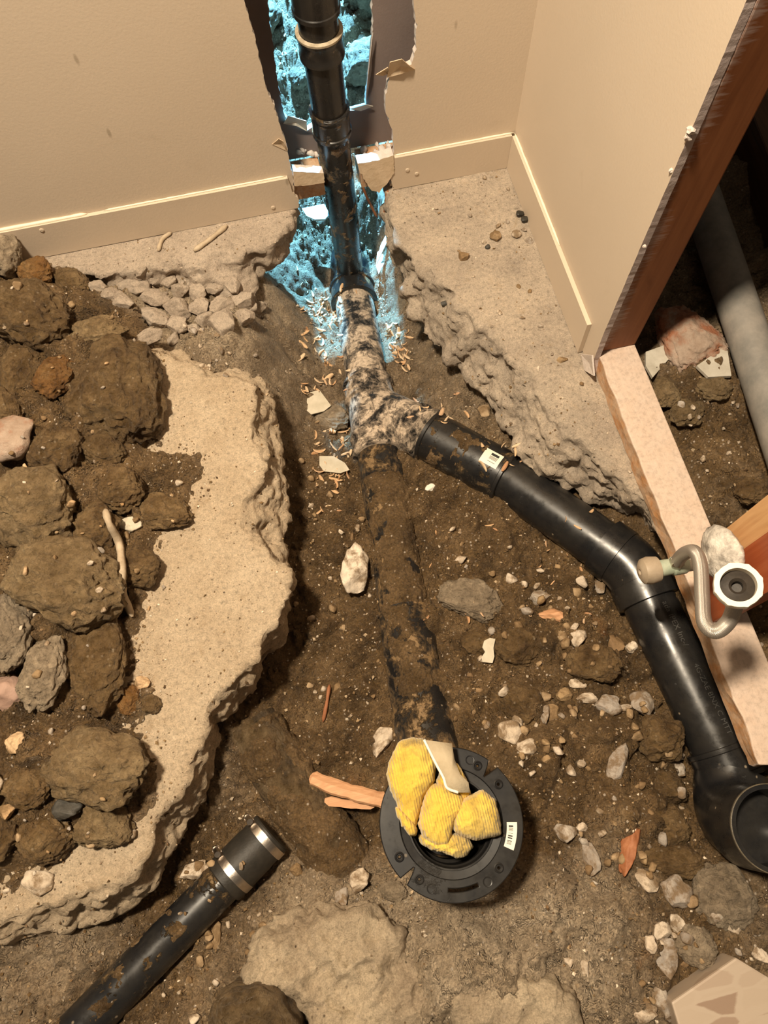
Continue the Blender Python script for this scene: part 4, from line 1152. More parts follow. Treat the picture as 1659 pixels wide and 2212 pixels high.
nd = (CO-NC); nd /= np.linalg.norm(nd); nd = nd*.75+np.array([0,0,.45])+np.array([.0,.12,0]); nd /= np.linalg.norm(nd)
RN = .0235
# octagonal winged nut
def nut():
    U = np.cross(nd, [0,1,0]); U /= np.linalg.norm(U); W = np.cross(nd, U)
    V = []; F = []; n = 96
    ringsr = [(RN*.80, -.012, 0), (RN*.86, -.012, 1), (RN*.98, 0, 1), (RN, .009, 1), (RN*.97, .012, 1), (RN*.74, .012, 0), (RN*.72, .003, 0), (RN*.70, -.004, 0)]
    for r, hgt, wv in ringsr:
        for k in range(n):
            a = 2*math.pi*k/n; c8 = math.cos(8*a)
            rr = r*(1+.045*wv*max(0, c8)**3)
            V.append(NC+nd*hgt+(U*math.cos(a)+W*math.sin(a))*rr)
    for i in range(len(ringsr)-1):
        for k in range(n):
            q = (k+1) % n; F.append((i*n+k, i*n+q, (i+1)*n+q, (i+1)*n+k))
    return V, F
nt = vpart('plastic_nut', nut(), ['nut_plastic'], label='white plastic coupling nut', auto=50)
ws = opart('rubber_washer', tube([NC-nd*.006, NC+nd*.002, NC+nd*.004, NC+nd*.005, NC+nd*.002, NC-nd*.020], [RN*.72, RN*.71, RN*.5, RN*.36, RN*.24, RN*.2], 40), ['washer'], vinv, nt); ws.matrix_parent_inverse = Matrix.Identity(4)

# ------------------------------------------------------------------ yellow rag
ZR = FL[2]+.010
rag_c = np.array([PZ(945, 1725, ZR)[0], PZ(945, 1725, ZR)[1], ZR])
def lobe(outline, center, zb, H, seed, lean=(0, 0), nA=150, nR=46, pw=3.0, freq=13, amp=.0045):
    """one fold of the cloth: a puffed sheet that rolls under at its rim"""
    ro = np.array([PZ(x, y, zb)[:2] for x, y in outline]); rc = PZ(*center, zb)[:2]; rel = ro-rc
    ang = np.linspace(0, 2*math.pi, nA, endpoint=False); ra = []
    for a in ang:
        d = np.array([math.cos(a), math.sin(a)]); best = .004
        for k in range(len(rel)):
            p = rel[k]; e = rel[(k+1) % len(rel)]-p; den = d[0]*e[1]-d[1]*e[0]
            if abs(den) < 1e-12: continue
            t = (p[0]*e[1]-p[1]*e[0])/den; q = (p[0]*d[1]-p[1]*d[0])/den
            if t > 0 and -1e-6 <= q <= 1+1e-6: best = max(best, t)
        ra.append(best)
    ra = np.array(ra)
    for _ in range(2): ra = (np.roll(ra, 1)+2*ra+np.roll(ra, -1))/4
    u = np.linspace(0.0, 1.25, nR)
    uu = np.minimum(u, 1.0); under = np.clip(u-1.0, 0, 1)
    rad = uu - under*.35
    X = rc[0]+np.cos(ang)[:,None]*ra[:,None]*rad; Y = rc[1]+np.sin(ang)[:,None]*ra[:,None]*rad
    U = np.tile(u, nA); P = np.c_[X.ravel(), Y.ravel(), np.zeros(X.size)]
    wq = np.c_[fbm(P, 20, 2, seed), fbm(P, 20, 2, seed+3), np.zeros(len(P))]*.012
    z = zb + H*np.sqrt(np.clip(1-np.minimum(U, 1)**pw, 0, 1)) - np.clip(U-1, 0, 1)*.05
    z += (amp*ridged(P+wq, freq, 3, seed+5) + .0010*fbm(P, 110, 3, seed+7))*sstep(1.05, .8, U)
    z += (X.ravel()-rc[0])*lean[0] + (Y.ravel()-rc[1])*lean[1]
    V = np.c_[X.ravel(), Y.ravel(), z]
    V += np.c_[fbm(P, 150, 2, seed+8), fbm(P, 150, 2, seed+9), np.zeros(len(P))]*.0012
    k = np.arange(nA*nR).reshape(nA, nR); k2 = np.roll(k, -1, axis=0)
    return V, np.stack([k[:,:-1].ravel(), k[:,1:].ravel(), k2[:,1:].ravel(), k2[:,:-1].ravel()], 1)
lobes = [
 lobe([(862,1602),(890,1594),(920,1597),(944,1640),(938,1690),(916,1722),(906,1762),(898,1796),(884,1800),(868,1776),(858,1740),(842,1706),(834,1672),(842,1640)], (886,1690), ZR+.014, .022, 61, (.1, .25), 170, 56),
 lobe([(852,1735),(870,1752),(892,1775),(902,1790),(900,1806),(884,1806),(868,1785),(856,1760)], (880,1780), ZR+.014, .016, 64, (0, 0), 90, 30, 2.4),
 lobe([(926,1690),(960,1694),(1000,1710),(1008,1742),(984,1768),(976,1800),(970,1832),(940,1830),(914,1812),(902,1780),(912,1730)], (945,1765), ZR+.006, .026, 67, (0, .1), 170, 56),
 lobe([(902,1800),(940,1806),(985,1796),(1012,1808),(1024,1830),(1004,1850),(985,1854),(958,1842),(925,1834),(905,1820)], (960,1826), ZR-.004, .022, 71, (0, -.1), 150, 40, 2.4, 40, .0045),
 lobe([(984,1742),(1004,1722),(1040,1704),(1070,1726),(1080,1760),(1085,1806),(1060,1810),(1030,1818),(1000,1808),(980,1796),(978,1766)], (1032,1762), ZR+.012, .022, 75, (-.1, .15), 160, 50, 2.2),
 lobe([(960,1640),(990,1650),(1010,1690),(1020,1720),(1000,1735),(960,1712),(940,1690)], (980,1690), ZR+.008, .020, 79, (0, .2), 110, 36),
]
Vs = []; Fs = []; n0 = 0
for v, f in lobes: Vs.append(v); Fs.append(f+n0); n0 += len(v)
rag = link('cleaning_rag', make_mesh('cleaning_rag', np.vstack(Vs)-rag_c, np.vstack(Fs), True, ['rag_cloth']), label='crumpled dirty yellow rag stuffed into the flange opening', cat='rag', loc=tuple(rag_c))
lin = [(916,1598),(976,1606),(982,1640),(994,1672),(1012,1690),(1015,1712),(990,1712),(966,1702),(958,1680),(942,1650)]
zs = ZR+.044
Lp = np.array([PZ(x, y, zs - .012*(k in (1,2))) for k, (x, y) in enumerate(lin)])
n = len(Lp); c = Lp.mean(0)+np.array([0,0,.004])
V = np.vstack([Lp, [c], Lp-np.array([0,0,.003]), [c-np.array([0,0,.003])]])-rag_c
F = []
for k in range(n):
    q = (k+1) % n; F += [(k, q, n), (n+1+q, n+1+k, 2*n+1), (k, n+1+k, n+1+q, q)]
me = make_mesh('folded_corner', V, F, True, ['rag_lining'])
bm = bmesh.new(); bm.from_mesh(me); bmesh.ops.recalc_face_normals(bm, faces=bm.faces); bm.to_mesh(me); bm.free()
link('folded_corner', me, rag, label='grey-tan inner lining folded over')
hem = catmull([Lp[0], Lp[9], Lp[8], Lp[7], Lp[6]], 8)
V, F = tube(hem, .0018, 8); link('hem', make_mesh('hem', V-rag_c, F, True, ['white_scrap']), rag)

# ------------------------------------------------------------------ ray caster on what is built
def collect(obs):
    V = []; F = []; n = 0
    for o in obs:
        me = o.data; mw = o.matrix_world
        v, _ = mesh_arrays(me); M = np.array(mw)
        V.append(v @ M[:3,:3].T + M[:3,3])
        for p in me.polygons: F.append([i+n for i in p.vertices])
        n += len(v)
    return BVHTree.FromPolygons(np.vstack(V).tolist(), F)
bpy.context.view_layer.update()
solid = [o for o in COL.objects if o.type == 'MESH' and (o.name.startswith(('floor', 'concrete_slab', 'baseboard', 'spoil_heap')) or o.parent in (drain, old, side) or (o.parent and o.parent in (wall_right, wall_back) and o.name.startswith(('bottom_plate', 'stud', 'far_sheet'))) or o in (wall_back, wall_right))]
BVH = collect(solid)
GBVH = collect([o for o in solid if o.name.startswith(('floor', 'concrete_slab', 'spoil_heap'))])
def hit(px, py):
    d = ray(px, py); d = d/np.linalg.norm(d)
    r = BVH.ray_cast(Vector(CO), Vector(d))
    if r[0] is None:
        d = ray(px+1.3, py+1.7); d = d/np.linalg.norm(d); r = BVH.ray_cast(Vector(CO), Vector(d))
    return (np.array(r[0]), np.array(r[1])) if r[0] is not None else None
def drop(x, y, z=0.35):
    r = BVH.ray_cast(Vector((x, y, z)), Vector((0,0,-1)))
    return (np.array(r[0]), np.array(r[1])) if r[0] is not None else None
def px_size(p, px): # size in metres of px pixels at point p
    return px*(-(CM.T @ (p-CO))[2])/FPX

# ------------------------------------------------------------------ stones and clods
GA = PZ(1530, 470, .035); GB = PZ(1668, 880, .035)
g0 = along(GA, GB, -.35); g1 = along(GB, GA, -.4)
def stone_mesh(seed, sub=3, cuts=9, lump=.18, rough=.05, facet=True):
    bm = bmesh.new(); bmesh.ops.create_icosphere(bm, subdivisions=sub, radius=1.0)
    me = bpy.data.meshes.new('stone'); bm.to_mesh(me); bm.free()
    V, _ = mesh_arrays(me); r = np.random.default_rng(seed)
    V = V*(1+lump*fbm(V+seed*3.7, 1.1, 2, seed))[:,None]
    if facet:
        for _ in range(cuts):
            d = r.normal(size=3); d /= np.linalg.norm(d); o = r.uniform(.48, .80)
            s = V@d-o; V -= np.outer(np.clip(s, 0, None)*.95, d)
    V = V + V/np.linalg.norm(V, axis=1)[:,None]*(rough*fbm(V+seed, 3.6, 3, seed+3))[:,None]
    V -= (V.max(0)+V.min(0))/2; V /= np.abs(V).max(0)
    set_co(me, V); smooth(me, True)
    return me
def clod_mesh(seed, sub=5):
    bm = bmesh.new(); bmesh.ops.create_icosphere(bm, subdivisions=sub, radius=1.0)
    me = bpy.data.meshes.new('clod'); bm.to_mesh(me); bm.free()
    V, _ = mesh_arrays(me); r = np.random.default_rng(seed)
    D = V.copy()
    V = V*(1+.26*fbm(D+seed*1.9, 1.3, 2, seed))[:,None]
    for _ in range(5):
        d = r.normal(size=3); d /= np.linalg.norm(d); o = r.uniform(.6, .85)
        s = V@d-o; V -= np.outer(np.clip(s, 0, None)*.7, d)
    V += D*(.13*ridged(D+seed, 2.3, 4, seed+2) + .07*fbm(D+seed, 7, 4, seed+5, .6))[:,None]
    V -= (V.max(0)+V.min(0))/2; V /= np.abs(V).max(0)
    set_co(me, V); smooth(me, True)
    return me
STONES = [stone_mesh(100+k, 4, 15, .3, .06) for k in range(8)]
PEBS = [stone_mesh(200+k, 2, 11, .25) for k in range(8)]
CLODS = [clod_mesh(300+k) for k in range(7)]
MCACHE = {}
def with_mat(me, mat):
    key = (me.name, mat)
    if key not in MCACHE:
        m = me.copy(); m.materials.clear(); m.materials.append(MATS[mat]); MCACHE[key] = m
    return MCACHE[key]
cnt = [0]
def put(name, me, mat, px, py, w, h_, label, cat, group=None, rot=0.0, flat=.62, sink=.35, tilt=.25, world=None):
    """stone whose outline is about w x h_ px at px, py, resting on whatever lies there"""
    r = hit(px, py) if world is None else (np.array(world), None)
    if r is None: return None
    p = r[0]
    a = px_size(p, w)/2; b = px_size(p, h_)/2; cz = min(a, b)*flat*1.25
    cnt[0] += 1
    rr = np.random.default_rng(cnt[0])
    o = link(name, with_mat(me, mat), None, label, cat, group, loc=(p[0], p[1], p[2]+cz*(1-2*sink)*.8),
             rot=(rr.normal(0, tilt*.5), rr.normal(0, tilt*.5), CAM_ROT[2]*1.0 - math.radians(rot)), scale=(a, b, cz))
    return o
# spoil heap clods (px, py, w, h, rot, mesh, material, label)
heap = [
 (75,690,215,170,10,0,'mud_clod','large crumbly brown earth clod at the foot of the baseboard'),
 (248,838,200,265,5,1,'mud_clod','biggest dark brown earth clod with white flecks on the slab'),
 (195,725,170,80,10,2,'clay_clod','smooth clay lump lying over the big dark clod'),
 (18,575,85,95,0,3,'grey_clod','dark grey lump leaning on the baseboard end'),
 (82,592,80,70,0,4,'rusty_clod','rust-brown lump touching the baseboard'),
 (150,610,80,60,20,5,'mud_clod','small dark lump beside the rust-brown one'),
 (48,790,95,150,0,6,'mud_clod','upright dark clod between larger clods of the heap'),
 (122,815,80,120,10,0,'rusty_clod','orange-brown clod next to the biggest dark clod'),
 (20,890,80,90,0,1,'mud_clod','dark wet lump wedged behind the pink stone'),
 (112,975,130,130,0,3,'mud_clod','brown crumbly clod beside the pink stone'),
 (215,960,110,80,10,5,'mud_clod','low brown clod under the biggest dark clod'),
 (85,1110,180,190,0,4,'clay_clod','smooth tan clay lump with a cracked right side'),
 (195,1140,110,110,0,2,'mud_clod','dark broken clod beside the smooth tan clay lump'),
 (262,1060,100,95,20,6,'mud_clod','dark crumbly clod above the white stone'),
 (355,1105,120,80,0,1,'mud_clod','dark crumbly clod lying out on the pale slab'),
 (140,1255,260,190,15,0,'clay_clod','widest brown clay lump in the middle of the heap'),
 (300,1230,90,80,0,3,'mud_clod','small brown clod at the slab side of the widest lump'),
 (38,1360,110,170,-10,5,'grey_clod','olive-grey clay slab beside the standing grey lump'),
 (115,1455,95,160,5,2,'grey_clod','standing smooth grey-green clay lump'),
 (212,1450,130,220,0,4,'mud_clod','tall brown clod beside the grey-green lump'),
 (270,1500,60,70,0,6,'rusty_clod','small orange-brown clod below the tall brown one'),
 (185,1665,250,165,12,3,'clay_clod','big smooth clay lump with a dark crack'),
 (225,1775,120,95,0,1,'clay_clod','clay lump below the cracked clay lump'),
 (110,1800,120,100,0,6,'mud_clod','brown lump beside the black stone'),
 (90,1700,110,90,0,5,'mud_clod','dark brown lump left of the cracked clay lump'),
 (20,1800,90,110,0,2,'mud_clod','damp brown lump at the slab lip'),
 (320,1520,45,40,0,0,'mud_clod','small round brown clod alone on the pale slab'),
 (1436,1592,92,92,0,3,'mud_clod','speckled brown clod leaning on the glossy branch pipe'),
 (1462,1702,78,66,0,1,'mud_clod','flat brown clod at the riser elbow'),
 (1450,1790,80,75,0,2,'mud_clod','brown clod beside the open riser elbow'),
 (1450,1865,130,65,0,4,'mud_clod','wide mossy brown clod above the pale boulder'),
 (1360,1385,38,34,0,5,'mud_clod','tiny brown clod against the branch pipe'),
 (1120,1400,110,85,0,6,'mud_clod','dark clod in the soil between both pipes'),
 (1270,1440,130,95,0,0,'mud_clod','rounded dark clod near the grey pebbles'),
 (1130,1520,90,80,20,4,'mud_clod','smooth wet brown clod beside the main pipe'),
 (1440,850,60,70,0,1,'clay_clod','wet olive clod below the rust-stained rock'),
 (1480,890,70,60,0,3,'clay_clod','wet clay lump beside the plate beyond the partition'),
 (1540,840,75,60,0,5,'clay_clod','smooth wet clay lump under the white tile scrap'),
 (1620,1060,70,60,0,2,'mud_clod','dark wet lump in the mud beyond the plate'),
 (720,905,85,60,10,4,'grey_clod','grey-brown lump under the pale paper scrap'),
]
for (px, py, w, hh_, rot, mi, mat, lab) in heap:
    put('earth_clod', CLODS[mi], mat, px, py, w*1.08, hh_*1.08, lab, 'earth clod', None, rot, .9 if 'leaning on' in lab or 'at the riser' in lab else .62, .12 if 'leaning on' in lab or 'at the riser' in lab else .40)
hero = [
 (285,1135,52,38,0,0,'chalk','chalk-white angular stone in the brown heap'),
 (40,945,120,130,25,1,'rust_rock','pinkish sandy stone at the heap'),
 (28,1500,110,95,-35,2,'purple_stone','flat purplish-red stone with a tan rim'),
 (145,1757,72,58,10,3,'slate_stone','black slate stone in the heap'),
 (37,1605,46,48,0,4,'orange_stone','round peach-coloured stone in the heap'),
 (31,1755,40,36,0,5,'orange_stone','round orange pebble below the peach-coloured stone'),
 (10,1705,40,75,0,6,'pale_stone','tall pale angular stone at the heap edge'),
 (302,1482,34,30,0,7,'orange_stone','small tan pebble on the slab beside the heap'),
 (85,1905,70,50,10,0,'pale_stone','pale angular stone at the broken slab lip'),
 (766,1230,62,112,0,6,'pale_stone','long flat whitish stone smeared with mud beside the main pipe'),
 (840,1599,44,72,25,5,'pale_stone','pink-white stone touching the yellow rag'),
 (1018,1296,150,95,15,7,'grey_clod','crumbly light grey concrete patch pressed into the soil'),
 (1030,1390,80,62,0,2,'mud_clod','muddy lump with a white bark chip beside it'),
 (1168,1290,48,36,0,3,'grey_stone','grey angular stone between the pipes'),
 (1298,1262,26,36,10,4,'grey_stone','grey wedge stone under the branch elbow'),
 (1250,1397,36,42,20,5,'pale_stone','pale mottled stone in the soil near the branch pipe'),
 (1368,1391,30,26,0,6,'pale_stone','small pale stone close to the branch pipe'),
 (1328,1392,34,42,0,7,'brown_stone','brown stone left of the small pale stone'),
 (1384,1520,52,54,0,0,'grey_stone','round light grey stone beside the glossy pipe'),
 (1312,1524,56,48,15,1,'grey_stone','bent grey stone in the pebble patch'),
 (1268,1507,48,26,-8,2,'pale_stone','flat pale pebble in the pebble patch'),
 (1347,1531,38,20,-5,3,'pale_stone','thin pale pebble against the round grey stone'),
 (1190,1540,28,38,10,4,'brown_stone','tan oval pebble of the touching pair'),
 (1169,1536,24,42,5,5,'grey_stone','grey upright pebble of the touching pair'),
 (1218,1501,36,30,0,6,'brown_stone','angular brown pebble above the touching pair'),
 (1257,1464,42,22,8,7,'pale_stone','long pale pebble above the pebble patch'),
 (1100,1583,52,52,0,0,'pale_stone','pale muddy stone near the flange rim'),
 (1138,1615,52,34,-20,1,'pale_stone','pale elongated stone beside the flange rim'),
 (1332,1651,42,100,28,2,'grey_stone','long bone-shaped grey stone in the brown soil'),
 (1461,1630,46,40,20,3,'pale_stone','pale rounded stone below the speckled clod'),
 (1466,1660,40,30,0,4,'grey_stone','grey stone below the pale rounded stone'),
 (1220,1800,50,38,20,5,'grey_stone','grey wedge stone right of the flange'),
 (1256,1787,26,20,0,6,'pale_stone','small pale pebble beside the grey wedge'),
 (1275,1852,34,72,-8,7,'grey_stone','purple-grey tapered stone in the dry soil'),
 (1405,1897,56,40,35,0,'pale_stone','pale ragged stone above the grey pitted one'),
 (1460,1925,62,66,-25,1,'grey_stone','grey pitted stone with a white inclusion'),
 (1572,1898,140,140,10,2,'grey_clod','large pale grey boulder below the riser elbow'),
 (1545,1975,40,42,0,3,'grey_stone','blue-grey stone under the large boulder'),
 (1578,1972,46,44,30,4,'pale_stone','white angular stone under the large boulder'),
 (1496,2040,92,86,0,5,'grey_clod','round beige pitted stone in wet soil'),
 (1426,2010,46,40,0,6,'pale_stone','pale stone beside the beige pitted one'),
 (1464,1998,30,40,-20,7,'pale_stone','small white wedge stone beside the beige pitted one'),
 (1440,2068,46,80,15,0,'grey_stone','grey upright stone below the pale stone'),
 (1405,2040,26,36,0,1,'pale_stone','tiny pale stone at the grey upright one'),
 (1427,2168,44,84,0,2,'grey_stone','grey pointed stone at the marbled scrap'),
 (1390,2190,60,46,0,3,'pale_stone','pale stone left of the grey pointed one'),
 (1262,2092,18,34,5,4,'pale_stone','small chalky chip in the dry clay'),
 (1228,2078,22,20,0,5,'pale_stone','round chalky pebble in the dry clay'),
 (1180,1540+100,22,18,0,6,'brown_stone','little brown pebble near the flange'),
 (1640,2060,40,26,30,7,'pale_stone','tan pebble at the soil edge by the marbled scrap'),
 (455,2010+0,24,60,0,0,'brown_stone','brown pebble beside the side drain'),
 (425,1882,70,36,-15,1,'pale_stone','pale angular stone lying against the side drain'),
 (640,1880,30,30,0,2,'brown_stone','brown stone at the old iron pipe'),
 (775,1905,46,56,0,3,'pale_stone','pale stone in dry clay near the flange notch'),
 (850,1925,60,44,0,4,'grey_clod','dry clay lump right of the pale stone'),
 (738,1945,30,52,0,5,'grey_stone','flat grey flake in dry clay'),
 (930,1055,30,18,-15,6,'white_scrap','small cream shell-like scrap in the trench'),
 (1002,555,24,24,0,7,'brown_stone','round pebble set in the sloping slab'),
 (1070,513,26,26,0,0,'brown_stone','flat round pebble on the slab beside the wall'),
 (1115,508,22,22,0,1,'pale_stone','pale pebble on the slab beside the wall'),
 (1142,520,18,18,0,2,'grey_stone','small grey pebble on the slab beside the wall'),
 (1215,778,26,16,0,3,'brown_stone','dark stone wedged at the baseboard end'),
 (1045,890,28,30,0,4,'brown_stone','conical brown stone in the trench bank'),
]
for (px, py, w, hh_, rot, mi, mat, lab) in hero:
    me = CLODS[mi % 7] if mat.endswith('clod') else STONES[mi]
    put('stone', me, mat, px, py, w, hh_, lab, 'stone', None, rot, .6, .3)
# pale rubble heap under the baseboard ledge
rub = [(300,630,75,50),(345,650,65,42),(375,665,58,52),(395,640,48,40),(428,640,50,40),(445,668,48,40),(480,660,60,46),(518,655,62,46),(335,690,72,46),(392,705,50,40),(415,715,36,28),(440,695,46,36),(482,705,60,66),(528,690,46,40),(318,735,80,36),(270,655,46,40),(240,640,40,34),(462,630,40,30),(505,620,50,36),(545,640,36,34),(366,612,40,26),(300,592,40,24),(210,622,40,28),(375,735,38,26)]
for k, (px, py, w, hh_) in enumerate(rub):
    put('concrete_lump', STONES[k % 8], 'concrete_dusty', px, py, w, hh_, 'dusty grey-beige concrete lump in the rubble under the ledge', 'rubble', 'concrete rubble under the baseboard ledge', rng.uniform(-40, 40), .7, .25, .5)
# blocks behind the wall in the blue light
for k, (x, y, w) in enumerate([(.27,1.42,.11),(.30,1.58,.12),(.20,1.62,.10),(.06,1.60,.10),(-.02,1.45,.07),(.24,1.30,.06),(.12,1.48,.05),(-.06,1.62,.08),(.33,1.75,.12),(.12,1.78,.1),(.16,1.34,.045),(.02,1.32,.04)]):
    r = drop(x, y, .5)
    if r is None: continue
    link('rubble_block', with_mat(CLODS[k % 7], 'grey_clod'), None, 'rough rubble block in the blue-lit room behind the torn wall', 'rubble', 'rubble blocks behind the wall', loc=(x, y, r[0][2]+w*.25), rot=(0,0,k*1.3), scale=(w*.55, w*.48, w*.42))

put('rock', CLODS[1], 'rust_rock', 1508, 738, 135, 175, 'flat pinkish rock with rust stains beside the end stud', 'rock', None, -25, .5, .1, .15)
# ------------------------------------------------------------------ settle: lumps lie beside or on each other and against the pipes
AX = [(MA, MB, R3+.006), (br_j, B1+bd*.03, R3+.008), (B1, B2, R3+.0065), (B2, EC, R3+.003), (EC, F1, R3+.003), (F1, RB, R3+.008), (RB, RX, R3+.011),
      (MB, RBm, R3+.005), (RBm, FL, R3+.008), (OA, OB, RO4+.003), (CA, DB, RD+.004), (g0, g1, .0335)]
def mesh_world(o):
    v, _ = mesh_arrays(o.data)
    return v @ np.array(o.matrix_basis)[:3,:3].T + np.array(o.location)
def off_pipes(o):
    """push a lump out of the pipes until it only just presses on them"""
    for _ in range(4):
        W = mesh_world(o); worst = 0; mv = None
        for A, B, R in AX:
            ab = B-A; t = np.clip(((W-A)@ab)/(ab@ab), 0, 1); q = W-(A+t[:,None]*ab); d = np.linalg.norm(q, axis=1)
            k = int(d.argmin())
            if R-d[k] > worst:
                m = d < R; dirv = q[m].mean(0)
                c = np.array(o.location); tc = np.clip((c-A)@ab/(ab@ab), 0, 1); dirc = c-(A+tc*ab)
                dirv = dirc if np.linalg.norm(dirc) > .01 else dirv
                worst = R-d[k]; mv = dirv/(np.linalg.norm(dirv)+1e-9)
        if worst < .004: return
        o.location = tuple(np.array(o.location) + mv*min(worst-.002, .02))
LUMPS = [o for o in COL.objects if o.name.split('.')[0] in ('earth_clod', 'stone', 'concrete_lump', 'rubble_block', 'rock')]
bpy.context.view_layer.update()
pos0 = {o: np.array(o.location) for o in LUMPS}; sc0 = {o: np.array(o.scale) for o in LUMPS}
def support(o, d):
    Rm = np.array(o.rotation_euler.to_matrix()); return .90*np.linalg.norm(np.array(o.scale)*(Rm.T @ d))
def gz(x, y):
    r = GBVH.ray_cast(Vector((x, y, .5)), Vector((0,0,-1))); return r[0][2] if r[0] is not None else 0.0
base_off = {o: o.location[2]-gz(o.location[0], o.location[1]) for o in LUMPS}
def pairs_over(tol):
    for i in range(len(LUMPS)):
        a = LUMPS[i]; pa = np.array(a.location); ma = max(a.scale)
        for j in range(i+1, len(LUMPS)):
            b = LUMPS[j]; dl = np.array(b.location)-pa; L = np.linalg.norm(dl)
            if L > ma+max(b.scale) or L < 1e-6: continue
            d = dl/L; dep = support(a, d)+support(b, d)-L
            if dep > tol*min(max(a.scale), max(b.scale)): yield a, b, d, dep
for it in range(14):
    for a, b, d, dep in list(pairs_over(.08)):
        h2 = np.array([d[0], d[1], 0]); n_ = np.linalg.norm(h2)
        if n_ < 1e-3: continue
        h2 /= n_; wa_ = max(b.scale)/(max(a.scale)+max(b.scale))
        for o, sg_, w_ in ((a, -1, wa_), (b, 1, 1-wa_)):
            p = np.array(o.location)+sg_*h2*dep*w_*.5
            off = (p-pos0[o])[:2]; lim = .012; l_ = np.linalg.norm(off)
            if l_ > lim: p[:2] = pos0[o][:2]+off/l_*lim
            p[2] = gz(p[0], p[1])+base_off[o]
            o.location = tuple(p)
    if it > 5:
        for a, b, d, dep in list(pairs_over(.12)):
            for o in (a, b):
                if o.scale[0] > sc0[o][0]*.86: o.scale = tuple(np.array(o.scale)*.975)
# what still overlaps rests on its bigger neighbour
for it in range(4):
    for a, b, d, dep in list(pairs_over(.15)):
        o = a if max(a.scale) < max(b.scale) else b
        if o.location[2]-pos0[o][2] < .03: o.location[2] += min(dep*.6, .012)
bpy.context.view_layer.update()
for o in LUMPS: off_pipes(o)
bpy.context.view_layer.update()
# later things are dropped onto the settled lumps too
BVH = collect(solid + LUMPS)

# bottom edge: big broken chunk, mossy boulder and marbled scrap
def chunk(name, outline_px, ztop, zbot, mat, label, cat, seed, vs=.006, amp=.010):
    T = [PZ(x, y, ztop) for x, y in outline_px]; c = np.mean(T, 0)
    T2 = []
    for k in range(len(T)):
        a, b = T[k], T[(k+1) % len(T)]
        for s in range(5): T2.append(a+(b-a)*s/5)
    n = len(T2)
    T2 = np.array(T2); B2 = c + (T2-c)*1.03; B2[:,2] = zbot; I2 = c+(T2-c)*.72; I2[:,2] = ztop+.012
    V = np.vstack([I2, T2, B2]); bm = bmesh.new(); vv = [bm.verts.new(v) for v in V]
    f1 = bm.faces.new(vv[:n]); f2 = bm.faces.new(vv[2*n:][::-1])
    for r in (0, 1):
        for k in range(n):
            q = (k+1) % n; bm.faces.new((vv[r*n+k], vv[(r+1)*n+k], vv[(r+1)*n+q], vv[r*n+q]))
    bmesh.ops.triangulate(bm, faces=[f1, f2]); bmesh.ops.recalc_face_normals(bm, faces=bm.faces)
    me = bpy.data.meshes.new('k'); bm.to_mesh(me); bm.free()
    v0, _ = mesh_arrays(me); F = [tuple(p.vertices) for p in me.polygons]
    me2 = voxel(v0, F, vs); V, N = mesh_arrays(me2)
    V += N*(amp*fbm(V, 11, 3, seed) + amp*.8*ridged(V, 22, 3, seed+3) - amp*.4 + amp*.3*fbm(V, 90, 2, seed+6))[:,None]
    V -= c; set_co(me2, V); smooth(me2); me2.materials.clear(); me2.materials.append(MATS[mat])
    return link(name, me2, label=label, cat=cat, loc=tuple(c))
chunk('concrete_chunk', [(560,2050),(640,2005),(760,1985),(860,2010),(900,2100),(940,2230),(900,2330),(730,2330),(700,2240),(655,2165),(585,2118),(540,2110)], -.04, -.13, 'concrete_chunk', 'large rough pale concrete chunk below the old iron pipe', 'concrete chunk', 71, .0045, .016)
chunk('boulder', [(450,2180),(490,2150),(560,2135),(600,2160),(640,2215),(640,2300),(540,2330),(450,2290)], .0, -.12, 'old_pipe', 'dark mossy rounded boulder in front of the concrete chunk', 'boulder', 81, .005, .005)
chunk('concrete_chunk', [(985,2160),(1080,2130),(1180,2125),(1230,2160),(1260,2260),(1180,2330),(1020,2330)], -.005, -.08, 'concrete_chunk', 'low pale concrete lump in the dry clay', 'concrete chunk', 91, .0045, .013)
# marbled scrap
mo = [(1450,2165),(1590,2068),(1662,2112),(1800,2230),(1640,2400),(1500,2330)]
zt_ = .0; T = np.array([PZ(x, y, zt_) for x, y in mo]); n = len(T); c = T.mean(0)
B_ = c+(T-c)*.97; B_[:,2] = zt_-.045
me = make_mesh('marble_scrap', np.vstack([T, B_])-c, [tuple(range(n))[::-1], tuple(range(n, 2*n))]+[(k, (k+1) % n, n+(k+1) % n, n+k) for k in range(n)], False, ['marble_scrap'])
bm = bmesh.new(); bm.from_mesh(me); bmesh.ops.recalc_face_normals(bm, faces=bm.faces); bm.to_mesh(me); bm.free(); bevel_mesh(me, .003, 2)
link('marble_scrap', me, label='flat pinkish marbled stone offcut on the wet soil', cat='stone slab', loc=tuple(c))

